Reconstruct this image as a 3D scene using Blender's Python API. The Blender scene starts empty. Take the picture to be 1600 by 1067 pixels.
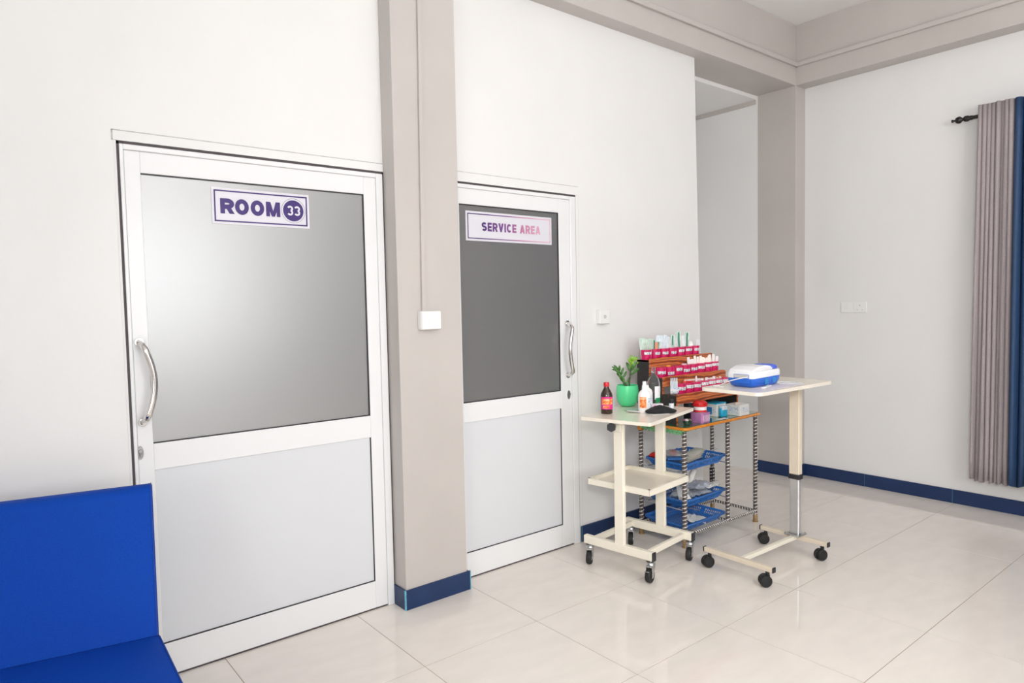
import bpy, bmesh, math, random
from mathutils import Vector, Matrix
random.seed(7)
scn = bpy.context.scene
COL = scn.collection
PI = math.pi

# ------------------------------------------------------------------ camera
YAW, PITCH, ROLL = 0.68072, -0.05313, -0.01988
cam_data = bpy.data.cameras.new('camera')
cam = bpy.data.objects.new('camera', cam_data)
COL.objects.link(cam)
cam_data.sensor_width = 36.0
cam_data.lens = 1063.38 / 1600.0 * 36.0
cam_data.clip_start = 0.05
fw = Vector((math.sin(YAW) * math.cos(PITCH), math.cos(YAW) * math.cos(PITCH), math.sin(PITCH)))
rt = Vector((math.cos(YAW), -math.sin(YAW), 0))
up = rt.cross(fw)
rt2 = rt * math.cos(ROLL) + up * math.sin(ROLL)
up2 = up * math.cos(ROLL) - rt * math.sin(ROLL)
M = Matrix((rt2, up2, -fw)).transposed().to_4x4()
M.translation = Vector((0, -2.934, 1.4533))
cam.matrix_world = M
scn.camera = cam

# ------------------------------------------------------------------ world, lights, exposure
world = bpy.data.worlds.new('world')
scn.world = world
world.use_nodes = True
world.node_tree.nodes['Background'].inputs[0].default_value = (0.85, 0.92, 1.0, 1)
world.node_tree.nodes['Background'].inputs[1].default_value = 0.6
scn.view_settings.view_transform = 'Standard'
scn.view_settings.look = 'None'
scn.view_settings.gamma = 1.0
scn.view_settings.use_curve_mapping = False
scn.view_settings.exposure = -0.27
scn.cycles.sample_clamp_indirect = 4.0
scn.cycles.caustics_reflective = False
scn.cycles.caustics_refractive = False

def area(name, loc, target, sx, sy, power, col=(1, 1, 1)):
    d = bpy.data.lights.new(name, 'AREA')
    d.shape = 'RECTANGLE'; d.size = sx; d.size_y = sy; d.energy = power; d.color = col
    o = bpy.data.objects.new(name, d); COL.objects.link(o)
    o.location = loc
    o.rotation_euler = (Vector(target) - Vector(loc)).to_track_quat('-Z', 'Z').to_euler()
    return o
# daylight through the windows of the room (behind and beside the photographer)
area('daylight_back_window', (1.25, -6.02, 1.75), (1.25, 0, 1.75), 3.4, 1.7, 62, (1, .99, .98))
area('daylight_left_window', (-2.97, -3.9, 1.75), (3, -3.2, 1.7), 2.2, 1.7, 54, (1, .99, .98))
area('passage_fill', (4.15, 1.86, 1.9), (4.35, 0, 2.4), .9, 1.5, 11, (1, .99, .98))  # added fill lamp that brightens the passage, no window stands there
# the photographer's flash: one head bounced off the ceiling, a weak direct one beside the camera
area('flash_bounced', (1.7, -4.5, 2.2), (1.8, -4.4, 3.6), 0.6, 0.6, 145, (1, .99, .98))
fl = area('photo_softbox', (-0.15, -3.30, 1.95), (4.3, 0.0, 0.9), 0.45, 0.45, 20, (1, .98, .965))
fl.data.spread = math.radians(95)

# ------------------------------------------------------------------ materials
def nodes_of(name):
    m = bpy.data.materials.new(name); m.use_nodes = True
    nt = m.node_tree
    return m, nt, nt.nodes['Principled BSDF']
def mat(name, col, rough=.5, metal=0, spec=.5, noise=0, nscale=8, bump=0, bscale=60, trans=0, alpha=1, ior=1.45, coat=0, stretch=None):
    m, nt, p = nodes_of(name)
    p.inputs['Base Color'].default_value = (*col, 1)
    p.inputs['Roughness'].default_value = rough
    p.inputs['Metallic'].default_value = metal
    p.inputs['Specular IOR Level'].default_value = spec
    p.inputs['Transmission Weight'].default_value = trans
    p.inputs['Alpha'].default_value = alpha
    p.inputs['IOR'].default_value = ior
    p.inputs['Coat Weight'].default_value = coat
    tc = nt.nodes.new('ShaderNodeTexCoord')
    src = tc.outputs['Object']
    if stretch:
        mp = nt.nodes.new('ShaderNodeMapping'); mp.inputs['Scale'].default_value = stretch
        nt.links.new(src, mp.inputs[0]); src = mp.outputs[0]
    if noise:
        n = nt.nodes.new('ShaderNodeTexNoise'); n.inputs['Scale'].default_value = nscale; n.inputs['Detail'].default_value = 5
        nt.links.new(src, n.inputs['Vector'])
        r = nt.nodes.new('ShaderNodeValToRGB')
        r.color_ramp.elements[0].position = .3; r.color_ramp.elements[1].position = .7
        r.color_ramp.elements[0].color = (*[max(0, c * (1 - noise)) for c in col], 1)
        r.color_ramp.elements[1].color = (*[min(1, c * (1 + noise)) for c in col], 1)
        nt.links.new(n.outputs['Fac'], r.inputs[0]); nt.links.new(r.outputs[0], p.inputs['Base Color'])
    if bump:
        n2 = nt.nodes.new('ShaderNodeTexNoise'); n2.inputs['Scale'].default_value = bscale; n2.inputs['Detail'].default_value = 4
        nt.links.new(src, n2.inputs['Vector'])
        b = nt.nodes.new('ShaderNodeBump'); b.inputs['Strength'].default_value = bump; b.inputs['Distance'].default_value = .004
        nt.links.new(n2.outputs['Fac'], b.inputs['Height']); nt.links.new(b.outputs[0], p.inputs['Normal'])
    return m
def ramp_mat(name, kind, stops, rough=.5, scale=10, metal=0, stretch=(1, 1, 1), distortion=2, rot=(0, 0, 0), coat=0, direction='X', coord='Object'):
    m, nt, p = nodes_of(name)
    p.inputs['Roughness'].default_value = rough; p.inputs['Metallic'].default_value = metal
    p.inputs['Coat Weight'].default_value = coat
    tc = nt.nodes.new('ShaderNodeTexCoord'); mp = nt.nodes.new('ShaderNodeMapping')
    mp.inputs['Scale'].default_value = stretch; mp.inputs['Rotation'].default_value = rot
    nt.links.new(tc.outputs[coord], mp.inputs[0])
    if kind == 'wave':
        t = nt.nodes.new('ShaderNodeTexWave'); t.inputs['Scale'].default_value = scale
        t.inputs['Distortion'].default_value = distortion; t.bands_direction = direction
        t.inputs['Detail'].default_value = 3
    elif kind == 'noise':
        t = nt.nodes.new('ShaderNodeTexNoise'); t.inputs['Scale'].default_value = scale; t.inputs['Detail'].default_value = 6
    nt.links.new(mp.outputs[0], t.inputs['Vector'])
    r = nt.nodes.new('ShaderNodeValToRGB'); r.color_ramp.interpolation = 'LINEAR'
    els = r.color_ramp.elements
    while len(els) < len(stops): els.new(.5)
    for e, (pos, c) in zip(els, stops): e.position = pos; e.color = (*c, 1)
    nt.links.new(t.outputs['Fac'], r.inputs[0]); nt.links.new(r.outputs[0], p.inputs['Base Color'])
    return m

WALL = (.78, .772, .763)
m_wall = mat('painted_wall_white', WALL, .45, spec=.3, noise=.015, nscale=2.5, bump=.12, bscale=35)
m_ceil = mat('painted_ceiling', (.86, .85, .845), .7, noise=.01, nscale=2)
m_taupe = mat('painted_taupe', (.52, .485, .46), .4, spec=.35, noise=.03, nscale=3, bump=.15, bscale=30)
m_tile = mat('polished_porcelain', (.80, .745, .69), .05, spec=.55, noise=.035, nscale=5, stretch=(1, 2.6, 1))
m_grout = mat('tile_grout', (.36, .27, .20), .8)
m_base = mat('navy_base_tile', (.016, .036, .105), .3, spec=.35, noise=.08, nscale=10)
m_baseedge = mat('cut_tile_edge', (.12, .42, .55), .5, noise=.3, nscale=60)
m_joint = mat('skirting_joint', (.05, .13, .20), .6)
m_alu = mat('white_powder_coated_aluminium', (.79, .795, .80), .22, spec=.5, noise=.008, nscale=4)
m_panel = mat('white_composite_panel', (.67, .685, .71), .3, spec=.4, noise=.01, nscale=3)
m_rubber = mat('black_rubber_gasket', (.02, .018, .022), .5)
m_gap = mat('shadow_gap_sealant', (.07, .055, .06), .6)
def glass_mat(name, col, rough, spec=.9, bump=.0, ior=1.8):
    return mat(name, col, rough, spec=spec, noise=.015, nscale=14, stretch=(1, 1, 6), bump=bump, bscale=300, ior=ior)
m_glass1 = glass_mat('frosted_glass', (.12, .125, .125), .33, 1.0, ior=2.2)
m_glass2 = glass_mat('dark_film_glass', (.135, .134, .134), .3, .9, ior=1.6)
m_chrome = mat('polished_chrome', (.72, .69, .67), .12, 1, noise=.05, nscale=20)
m_steel = mat('zinc_steel', (.55, .56, .57), .3, 1, noise=.2, nscale=60)
m_galv = mat('bright_zinc_tube', (.74, .74, .75), .28, .85, noise=.06, nscale=14)
m_lock = mat('dull_lock_metal', (.30, .29, .29), .35, .8, noise=.3, nscale=60)
m_pvc = mat('white_plastic', (.82, .815, .80), .35, noise=.01)
m_pvc_grey = mat('grey_plastic', (.55, .54, .52), .4, noise=.03)
m_grey_line = mat('matt_grey', (.50, .48, .47), .7, noise=.2, nscale=30)
m_sign = mat('white_sign_vinyl', (.70, .69, .74), .25, noise=.01)
m_purple = mat('purple_ink', (.045, .018, .155), .4, noise=.03)
m_cream = mat('cream_powder_coat', (.86, .81, .69), .3, noise=.02, nscale=12)
m_cream2 = mat('beige_powder_coat', (.70, .615, .495), .35, noise=.03, nscale=12)
m_creamtop = mat('cream_laminate', (.83, .77, .67), .22, noise=.02, nscale=10)
m_black = mat('black_plastic', (.018, .018, .022), .4, noise=.2, nscale=40)
m_tyre = mat('black_caster_rubber', (.012, .012, .013), .55, noise=.2, nscale=60)
m_blue_fab = mat('royal_blue_vinyl_cloth', (.003, .052, .36), .65, spec=.12, noise=.09, nscale=260, bump=.15, bscale=500)
m_blue_seam = mat('blue_piping', (.008, .05, .30), .6, noise=.05)
m_basket = mat('blue_plastic_basket', (.025, .155, .50), .35, noise=.05, nscale=12)
m_pink = mat('magenta_plastic', (.60, .006, .11), .3, coat=.3, noise=.05, nscale=12)
m_blackpaint = ramp_mat('worn_black_painted_wood', 'noise', [(.0, (.012, .012, .012)), (.62, (.015, .013, .012)), (.72, (.16, .06, .02))], .45, scale=9, stretch=(1, 5, 1.5))
m_wood = ramp_mat('red_brown_varnished_wood', 'wave', [(0, (.20, .045, .018)), (.3, (.50, .12, .035)), (.65, (.78, .24, .05)), (1, (.40, .12, .055))], .3, scale=3.2, stretch=(.8, 1, 3.2), distortion=9, coat=.4, direction='Z')
m_paper = mat('white_paper_packet', (.82, .82, .80), .5, noise=.03, nscale=30)
m_greyb = mat('grey_satin_fabric', (.36, .315, .32), .6, noise=.12, nscale=220, bump=.2, bscale=300)
m_navyfab = mat('navy_satin_fabric', (.022, .058, .14), .55, noise=.12, nscale=220, bump=.2, bscale=300)
m_iron = mat('dark_bronze_rod', (.02, .017, .017), .4, .3, noise=.1)
m_orange = mat('orange_edge_tape', (.72, .24, .012), .25, coat=.5, noise=.12, nscale=25)
m_green = mat('green_table_sheet', (.02, .16, .075), .12, coat=.8, noise=.15, nscale=12)
m_greennet = ramp_mat('green_mesh_cloth', 'noise', [(.35, (.02, .18, .06)), (.6, (.22, .55, .25))], .6, scale=160)
m_pot = mat('bright_green_plastic_pot', (.11, .74, .32), .3, noise=.03, nscale=6)
m_leaf = mat('dark_green_leaf', (.035, .13, .012), .35, noise=.35, nscale=25, spec=.5)
m_leaf2 = mat('young_green_leaf', (.16, .33, .012), .35, noise=.3, nscale=25)
m_stem = mat('green_brown_stem', (.06, .06, .025), .5, noise=.3, nscale=30)
m_soil = mat('dark_soil', (.03, .02, .012), .95, noise=.4, nscale=60, bump=.8, bscale=80)
m_brown = mat('brown_bottle_plastic', (.035, .018, .012), .22, coat=.4, noise=.1)
m_red = mat('red_plastic', (.62, .015, .02), .3, noise=.04)
m_white = mat('white_bottle_plastic', (.83, .81, .80), .35, noise=.01)
m_labpink = mat('pink_label', (.72, .02, .24), .5, noise=.06, nscale=40)
m_laborange = ramp_mat('orange_label_print', 'noise', [(.35, (.55, .06, .01)), (.5, (.85, .22, .03)), (.62, (.85, .5, .3))], .5, scale=55, stretch=(1, 1, 2.2))
m_labwhite = mat('white_label', (.82, .82, .82), .5, noise=.02)
m_labgreen = mat('green_print', (.01, .25, .08), .5, noise=.1)
m_labblue = mat('blue_print', (.03, .22, .55), .5, noise=.12, nscale=40)
m_cyan = mat('cyan_print', (.03, .42, .66), .4, noise=.2, nscale=30)
m_clear = mat('clear_plastic', (.93, .95, .95), .06, trans=.94, ior=1.18)
m_water = mat('clear_liquid', (.55, .58, .58), .05, trans=.8, ior=1.3)
m_film = mat('clear_wrapper_film', (.80, .85, .88), .18, alpha=.42, spec=1, noise=.1, nscale=40)
m_filmgreen = mat('pale_green_wrapper', (.60, .75, .65), .3, alpha=.75, noise=.35, nscale=60, stretch=(4, 4, .4))
m_filmblue = mat('pale_blue_wrapper', (.68, .77, .83), .3, alpha=.9, noise=.22, nscale=60, stretch=(4, 4, .4))
m_darkgreen = mat('dark_green_print', (.02, .20, .13), .45, noise=.1)
m_flesh = mat('peach_print', (.72, .30, .18), .5, noise=.1)
m_creampack = mat('cream_wrapper', (.90, .86, .78), .45, noise=.08, nscale=50)
m_tan = mat('tan_packet', (.74, .64, .56), .45, noise=.12, nscale=30)
m_greypack = mat('grey_plastic_packet', (.50, .53, .60), .22, noise=.3, nscale=18, bump=.6, bscale=40, alpha=.9, coat=.4)
m_pouch = mat('black_cloth_pouch', (.012, .012, .014), .85, noise=.3, nscale=80, bump=.4, bscale=120)
m_devblue = mat('blue_device_plastic', (.012, .13, .62), .22, coat=.4, noise=.03)
m_devlid = mat('translucent_blue_lid', (.06, .12, .62), .12, coat=.5, noise=.05)
m_devwhite = mat('white_device_plastic', (.83, .83, .85), .25, noise=.008)
m_purp2 = mat('purple_tub_plastic', (.48, .20, .42), .25, noise=.15, nscale=30, coat=.3)
m_lilac = mat('lilac_paper', (.72, .66, .72), .5, noise=.03)
m_tapeDark = mat('brown_tape', (.10, .08, .075), .35, noise=.5, nscale=50)
m_tapeSilver = mat('silver_tape_edge', (.80, .78, .75), .25, .6, noise=.15, nscale=40)
m_brass = mat('bare_brassy_foot', (.42, .28, .14), .35, .7, noise=.2, nscale=50)
m_yellow = mat('yellow_wrapper', (.75, .42, .02), .4, noise=.1)
m_redstuff = mat('red_wrapper', (.62, .02, .015), .35, noise=.3, nscale=60)
m_scrib = ramp_mat('handwritten_label', 'noise', [(.40, (.10, .12, .22)), (.475, (.80, .80, .82))], .5, scale=150, stretch=(1, 1, 1.2))
m_print = ramp_mat('fine_label_print', 'noise', [(.40, (.25, .42, .60)), (.47, (.80, .81, .84))], .5, scale=75, stretch=(1, 1, 3))
m_outside = mat('window_glass_daylit', (.8, .85, .9), .1)
nt = m_outside.node_tree
nt.nodes['Principled BSDF'].inputs['Emission Color'].default_value = (.9, .95, 1, 1)
nt.nodes['Principled BSDF'].inputs['Emission Strength'].default_value = 1.6

# print colour running from violet to pink along the sign
m_violet_pink, nt, p = nodes_of('violet_to_pink_ink')
tc = nt.nodes.new('ShaderNodeTexCoord'); sx = nt.nodes.new('ShaderNodeSeparateXYZ'); rp = nt.nodes.new('ShaderNodeValToRGB')
mr = nt.nodes.new('ShaderNodeMapRange'); mr.inputs[1].default_value = -.3; mr.inputs[2].default_value = .3
nt.links.new(tc.outputs['Object'], sx.inputs[0]); nt.links.new(sx.outputs[0], mr.inputs[0]); nt.links.new(mr.outputs[0], rp.inputs[0])
els = rp.color_ramp.elements; els[0].position = .12; els[0].color = (.05, .02, .14, 1); els[1].position = .95; els[1].color = (.72, .42, .52, 1)
e = els.new(.45); e.color = (.20, .07, .26, 1); e = els.new(.66); e.color = (.52, .20, .34, 1)
nt.links.new(rp.outputs[0], p.inputs['Base Color']); p.inputs['Roughness'].default_value = .4

# ------------------------------------------------------------------ mesh helpers
def xf(bm, verts, mtx):
    bmesh.ops.transform(bm, matrix=mtx, verts=verts)
def box(bm, a, b, bev=0, rot=None, seg=1):
    """axis box from corner a to corner b"""
    r = bmesh.ops.create_cube(bm, size=1)
    vs = r['verts']
    s = [abs(b[i] - a[i]) for i in range(3)]; c = [(a[i] + b[i]) / 2 for i in range(3)]
    xf(bm, vs, Matrix.Translation(c) @ (rot if rot else Matrix.Identity(4)) @ Matrix.Diagonal((*s, 1)))
    if bev:
        es = list({e for v in vs for e in v.link_edges})
        bmesh.ops.bevel(bm, geom=es, offset=bev, segments=seg, profile=.5, affect='EDGES')
    return bm
def cyl(bm, p0, p1, r0, r1=None, n=16, caps=True):
    p0 = Vector(p0); p1 = Vector(p1); d = p1 - p0
    r1 = r0 if r1 is None else r1
    r = bmesh.ops.create_cone(bm, cap_ends=caps, segments=n, radius1=r0, radius2=r1, depth=d.length)
    q = d.to_track_quat('Z', 'Y').to_matrix().to_4x4()
    xf(bm, r['verts'], Matrix.Translation((p0 + p1) / 2) @ q)
    return bm
def lathe(bm, prof, n=24, c=(0, 0, 0), sx=1, sy=1, a0=0, a1=2 * PI, closed=True):
    rings = []
    m = n if closed else n + 1
    for r, z in prof:
        ring = []
        for k in range(m):
            a = a0 + (a1 - a0) * k / n
            ring.append(bm.verts.new((c[0] + r * math.cos(a) * sx, c[1] + r * math.sin(a) * sy, c[2] + z)))
        rings.append(ring)
    for i in range(len(rings) - 1):
        for k in range(n):
            j = (k + 1) % m
            try: bm.faces.new((rings[i][k], rings[i][j], rings[i + 1][j], rings[i + 1][k]))
            except ValueError: pass
    if closed:
        if prof[0][0] > 1e-4: bm.faces.new(list(reversed(rings[0])))
        if prof[-1][0] > 1e-4: bm.faces.new(rings[-1])
    return bm
def tube(bm, pts, r, n=8, caps=True, close=False):
    pts = [Vector(p) for p in pts]
    rs = r if isinstance(r, (list, tuple)) else [r] * len(pts)
    rings = []
    prev = None
    for i, p in enumerate(pts):
        t = (pts[(i + 1) % len(pts)] - pts[i - 1]) if close else (pts[min(i + 1, len(pts) - 1)] - pts[max(i - 1, 0)])
        t.normalize()
        if prev is None:
            a = Vector((0, 0, 1)) if abs(t.z) < .9 else Vector((1, 0, 0))
            u = t.cross(a).normalized()
        else:
            u = (prev - t * prev.dot(t)).normalized()
        prev = u
        v = t.cross(u)
        rings.append([bm.verts.new(p + (u * math.cos(2 * PI * k / n) + v * math.sin(2 * PI * k / n)) * rs[i]) for k in range(n)])
    N = len(rings)
    for i in range(N if close else N - 1):
        A = rings[i]; B = rings[(i + 1) % N]
        for k in range(n):
            bm.faces.new((A[k], A[(k + 1) % n], B[(k + 1) % n], B[k]))
    if caps and not close:
        bm.faces.new(list(reversed(rings[0]))); bm.faces.new(rings[-1])
    return bm
def prism(bm, poly, ax, a, b):
    """extrude a 2-D polygon along axis ax (0,1,2) from a to b"""
    def P(u, v, w):
        return {0: (w, u, v), 1: (u, w, v), 2: (u, v, w)}[ax]
    A = [bm.verts.new(P(u, v, a)) for u, v in poly]; B = [bm.verts.new(P(u, v, b)) for u, v in poly]
    bm.faces.new(A); bm.faces.new(list(reversed(B)))
    n = len(poly)
    for i in range(n): bm.faces.new((A[i], B[i], B[(i + 1) % n], A[(i + 1) % n]))
    bmesh.ops.recalc_face_normals(bm, faces=bm.faces)
    return bm
def rrect(w, d, r, n=5, cx=0, cy=0):
    pts = []
    for sx_, sy_, a0 in ((1, 1, 0), (-1, 1, PI / 2), (-1, -1, PI), (1, -1, 1.5 * PI)):
        for k in range(n + 1):
            a = a0 + PI / 2 * k / n
            pts.append((cx + sx_ * (w / 2 - r) + r * math.cos(a), cy + sy_ * (d / 2 - r) + r * math.sin(a)))
    return pts
def patch(bm, r, z0, z1, ac, ah, n=8, t=.0004):
    """curved label on a round body"""
    lathe(bm, [(r, z0), (r + t, z0), (r + t, z1), (r, z1)], n, a0=ac - ah, a1=ac + ah, closed=False)
    return bm
def NB(): return bmesh.new()
def mesh_of(name, bm, m, smooth=None):
    bmesh.ops.recalc_face_normals(bm, faces=bm.faces)
    me = bpy.data.meshes.new(name); bm.to_mesh(me); bm.free()
    me.materials.append(m)
    if smooth:
        me.shade_smooth()
        me.set_sharp_from_angle(angle=math.radians(smooth))
    return me
def obj(name, bm, m, parent=None, loc=None, rot=None, smooth=None):
    me = mesh_of(name, bm, m, smooth) if not isinstance(bm, bpy.types.Mesh) else bm
    o = bpy.data.objects.new(name, me); COL.objects.link(o)
    if parent: o.parent = parent
    if loc: o.location = loc
    if rot: o.rotation_euler = rot
    return o
def tag(o, label, cat, group=None):
    o['label'] = label; o['category'] = cat
    if group: o['group'] = group
    return o
def struct(o): o['kind'] = 'structure'; return o
def thing(name, label, cat, loc=(0, 0, 0), rotz=0, group=None):
    o = bpy.data.objects.new(name, None); COL.objects.link(o); o.empty_display_size = .05
    o.location = loc; o.rotation_euler = (0, 0, rotz)
    return tag(o, label, cat, group)
def sroot(name, loc=(0, 0, 0)):
    o = bpy.data.objects.new(name, None); COL.objects.link(o); o.location = loc; o.empty_display_size = .05
    return struct(o)
def kids(o): return [c for c in bpy.data.objects if c.parent == o]
def dup(root, loc, rotz=None, label=None, group=None):
    r = root.copy(); COL.objects.link(r); r.location = loc
    if rotz is not None: r.rotation_euler = (0, 0, rotz)
    if label: r['label'] = label
    if group: r['group'] = group
    for ch in kids(root):
        if ch == r: continue
        c = ch.copy(); COL.objects.link(c); c.parent = r
        for g in kids(ch):
            d = g.copy(); COL.objects.link(d); d.parent = c
    return r
def text_mesh(name, body, size, m, parent, loc, rot=(PI / 2, 0, 0), offset=.0, sx=1.0, ext=.0005, center=True):
    c = bpy.data.curves.new(name, 'FONT'); c.body = body; c.size = size; c.offset = offset; c.extrude = ext
    c.resolution_u = 6
    if center: c.align_x = 'CENTER'; c.align_y = 'CENTER'
    t = bpy.data.objects.new(name + '_tmp', c); COL.objects.link(t)
    dg = bpy.context.evaluated_depsgraph_get()
    me = bpy.data.meshes.new_from_object(t.evaluated_get(dg)); me.name = name
    bpy.data.objects.remove(t); bpy.data.curves.remove(c)
    # turn the letters upright so object X runs along the sign
    me.transform(Matrix.Rotation(rot[0], 4, 'X') @ Matrix.Diagonal((sx, 1, 1, 1)))
    me.materials.clear(); me.materials.append(m)
    o = bpy.data.objects.new(name, me); COL.objects.link(o); o.parent = parent; o.location = loc
    return o

def stroke(bm, pts, w, y=0.0, t=.0005, close=False):
    """thick 2-D stroke in the XZ plane with mitred joints"""
    P = [Vector(p) for p in pts]; n = len(P); L_, R_ = [], []
    for i in range(n):
        if close: a, c = P[i - 1], P[(i + 1) % n]
        else: a, c = P[max(i - 1, 0)], P[min(i + 1, n - 1)]
        d1 = (P[i] - a); d2 = (c - P[i])
        if d1.length < 1e-9: d1 = d2
        if d2.length < 1e-9: d2 = d1
        d1.normalize(); d2.normalize()
        n1 = Vector((-d1.y, d1.x)); n2 = Vector((-d2.y, d2.x)); m = (n1 + n2)
        if m.length < 1e-6: m = n1
        m.normalize(); k = min(2.2, 1 / max(.3, m.dot(n1)))
        L_.append(P[i] + m * w / 2 * k); R_.append(P[i] - m * w / 2 * k)
    fr = lambda q: bm.verts.new((q.x, y - t, q.y)); A = [fr(q) for q in L_]; B = [fr(q) for q in R_]
    for i in range(n if close else n - 1):
        j = (i + 1) % n; bm.faces.new((A[i], B[i], B[j], A[j]))
def arc(cx, cz, rx, rz, a0, a1, n=14):
    return [(cx + rx * math.cos(math.radians(a0 + (a1 - a0) * k / n)), cz + rz * math.sin(math.radians(a0 + (a1 - a0) * k / n))) for k in range(n + 1)]
def glyph(bm, ch, x0, z0, W, H, w):
    """heavy grotesque capital in the cell x0..x0+W, z0..z0+H"""
    h = w / 2; l, r_, b_, t_ = x0 + h, x0 + W - h, z0 + h, z0 + H - h; cx, cz = x0 + W / 2, z0 + H / 2
    S = lambda p, **k: stroke(bm, p, w, **k)
    def Q(p, _n=[0]):
        _n[0] = (_n[0] + 1) % 5; bm.faces.new([bm.verts.new((u, -.00062 - .00003 * _n[0], v)) for u, v in p])
    if ch == 'O': S(arc(cx, cz, W / 2 - h, H / 2 - h, 0, 348, 29), close=True)
    elif ch == 'C': S(arc(cx, cz, W / 2 - h, H / 2 - h, 42, 318, 22))
    elif ch == 'I': S([(cx, z0), (cx, z0 + H)])
    elif ch == 'E':
        S([(l, z0), (l, z0 + H)])
        for z in (b_, cz, t_): S([(l, z), (x0 + W * (.95 if z == cz else 1), z)], t=.0006)
    elif ch == 'R':
        S([(l, z0), (l, z0 + H)]); q = z0 + H * .45
        S([(l, t_), (cx, t_)] + arc(cx, (t_ + q) / 2, W / 2 - h, (t_ - q) / 2, 90, -90, 10) + [(l, q)], t=.0006)
        Q([(x0 + W * .36, q), (x0 + W * .36 + w * 1.1, q), (x0 + W * 1.02, z0), (x0 + W * 1.02 - w * 1.15, z0)])
    elif ch == 'M':
        S([(l, z0), (l, z0 + H)]); S([(r_, z0), (r_, z0 + H)]); z1 = z0 + H
        Q([(x0, z1), (x0 + w * 1.2, z1), (cx + w * .42, z0), (cx - w * .42, z0)]); Q([(x0 + W - w * 1.2, z1), (x0 + W, z1), (cx + w * .42, z0), (cx - w * .42, z0)])
    elif ch == 'V':
        z1 = z0 + H; Q([(x0, z1), (x0 + w * 1.1, z1), (cx + w * .5, z0), (cx - w * .5, z0)]); Q([(x0 + W - w * 1.1, z1), (x0 + W, z1), (cx + w * .5, z0), (cx - w * .5, z0)])
    elif ch == 'A':
        z1 = z0 + H; Q([(x0, z0), (x0 + w * 1.1, z0), (cx + w * .5, z1), (cx - w * .5, z1)]); Q([(x0 + W - w * 1.1, z0), (x0 + W, z0), (cx + w * .5, z1), (cx - w * .5, z1)])
        stroke(bm, [(x0 + W * .25, z0 + H * .28), (x0 + W * .75, z0 + H * .28)], w * .8, t=.0006)
    elif ch == 'S':
        q = cz; S(arc(cx, (t_ + q) / 2, W / 2 - h, (t_ - q) / 2, 28, 270, 14) + arc(cx, (b_ + q) / 2, W / 2 - h, (q - b_) / 2, 90, -152, 14)[1:])
    elif ch == '3':
        q = cz; S(arc(cx, (t_ + q) / 2, W / 2 - h, (t_ - q) / 2, 155, -75, 14)); S(arc(cx, (b_ + q) / 2, W / 2 - h, (q - b_) / 2, 75, -155, 14), t=.0006)
def word(parent, name, cells, m, y=-.0006, loc=(0, 0, 0)):
    b = NB()
    for c in cells: glyph(b, *c)
    bmesh.ops.translate(b, verts=b.verts, vec=(0, y, 0))
    for f in b.faces:
        f.normal_update()
    me = bpy.data.meshes.new(name); b.to_mesh(me); b.free(); me.materials.append(m)
    o = bpy.data.objects.new(name, me); COL.objects.link(o); o.parent = parent; o.location = loc
    return o

EXPLODE = {'pin_hole', 'end_cap', 'side_vent', 'lug', 'edge_strip', 'basket_runner', 'cut_edge', 'joint'}
# ------------------------------------------------------------------ dimensions
WX = 5.382; CX = 5.235; BY = -.108; SOF = 3.147; CEI = 3.612
XL, YB, YA = -3.0, -6.1, 1.9
P0, P1 = 1.602, 1.9585
D1A, D1B, D2A, D2B, DT = .486, 1.602, 1.945, 2.880, 2.100
WE = 4.06

# ------------------------------------------------------------------ floor of tiles
floor = sroot('floor')
b = NB(); box(b, (XL, YB, -.05), (WX, YA, -.0012)); obj('floor_bed', b, m_grout, floor)
xs = sorted({XL, WX} | {round(1.9945 - .6 * k, 4) for k in range(-5, 9) if XL < 1.9945 - .6 * k < WX})
ys = sorted({YB, YA} | {round(-.0107 - .6 * k, 4) for k in range(-3, 11) if YB < -.0107 - .6 * k < YA})
tile_cache = {}
for i in range(len(xs) - 1):
    for j in range(len(ys) - 1):
        w = xs[i + 1] - xs[i]; d = ys[j + 1] - ys[j]
        k = (round(w, 3), round(d, 3))
        if k not in tile_cache:
            b = NB(); g = .0015
            box(b, (-w / 2 + g, -d / 2 + g, -.003), (w / 2 - g, d / 2 - g, 0), bev=.0004)
            tile_cache[k] = mesh_of('floor_tile', b, m_tile)
        obj('floor_tile', tile_cache[k], None, floor, loc=((xs[i] + xs[i + 1]) / 2, (ys[j] + ys[j + 1]) / 2, 0))

# ------------------------------------------------------------------ walls, beams, ceiling
def sbox(name, a, bb, m, bev=0):
    b = NB(); box(b, a, bb, bev); return struct(obj(name, b, m))
b = NB()
box(b, (XL, 0, 0), (D1A, .16, CEI)); box(b, (D1A, 0, DT), (D1B, .16, CEI)); box(b, (D1B, 0, 0), (D2A, .16, CEI))
box(b, (D2A, 0, DT), (D2B, .16, CEI))
prism(b, [(D2B, 0), (4.140, 0), (WE, SOF), (WE, CEI), (D2B, CEI)], 1, 0, .16)
struct(obj('wall_front', b, m_wall))
sbox('wall_right', (WX, YB, 0), (WX + .15, -.09, CEI), m_wall)
sbox('wall_left', (XL - .15, YB, 0), (XL, .16, CEI), m_wall)
sbox('wall_back', (XL - .15, YB - .15, 0), (WX + .15, YB, CEI), m_wall)
sbox('ceiling', (XL - .15, YB - .15, CEI), (WX + .15, .25, CEI + .1), m_ceil)
# passage beyond the wall end
sbox('wall_far', (CX, .225, 0), (CX + .3, YA, 3.3), m_wall)
sbox('wall_rear', (3.3, YA, 0), (CX + .3, YA + .15, 3.3), m_wall)
sbox('wall_inner', (3.2, .16, 0), (3.3, YA, 3.3), m_wall)
sbox('ceiling', (3.2, .23, 3.118), (CX, YA, 3.25), m_ceil)
sbox('trim_3', (CX - .012, .24, 3.082), (CX, YA, 3.118), m_taupe)
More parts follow.
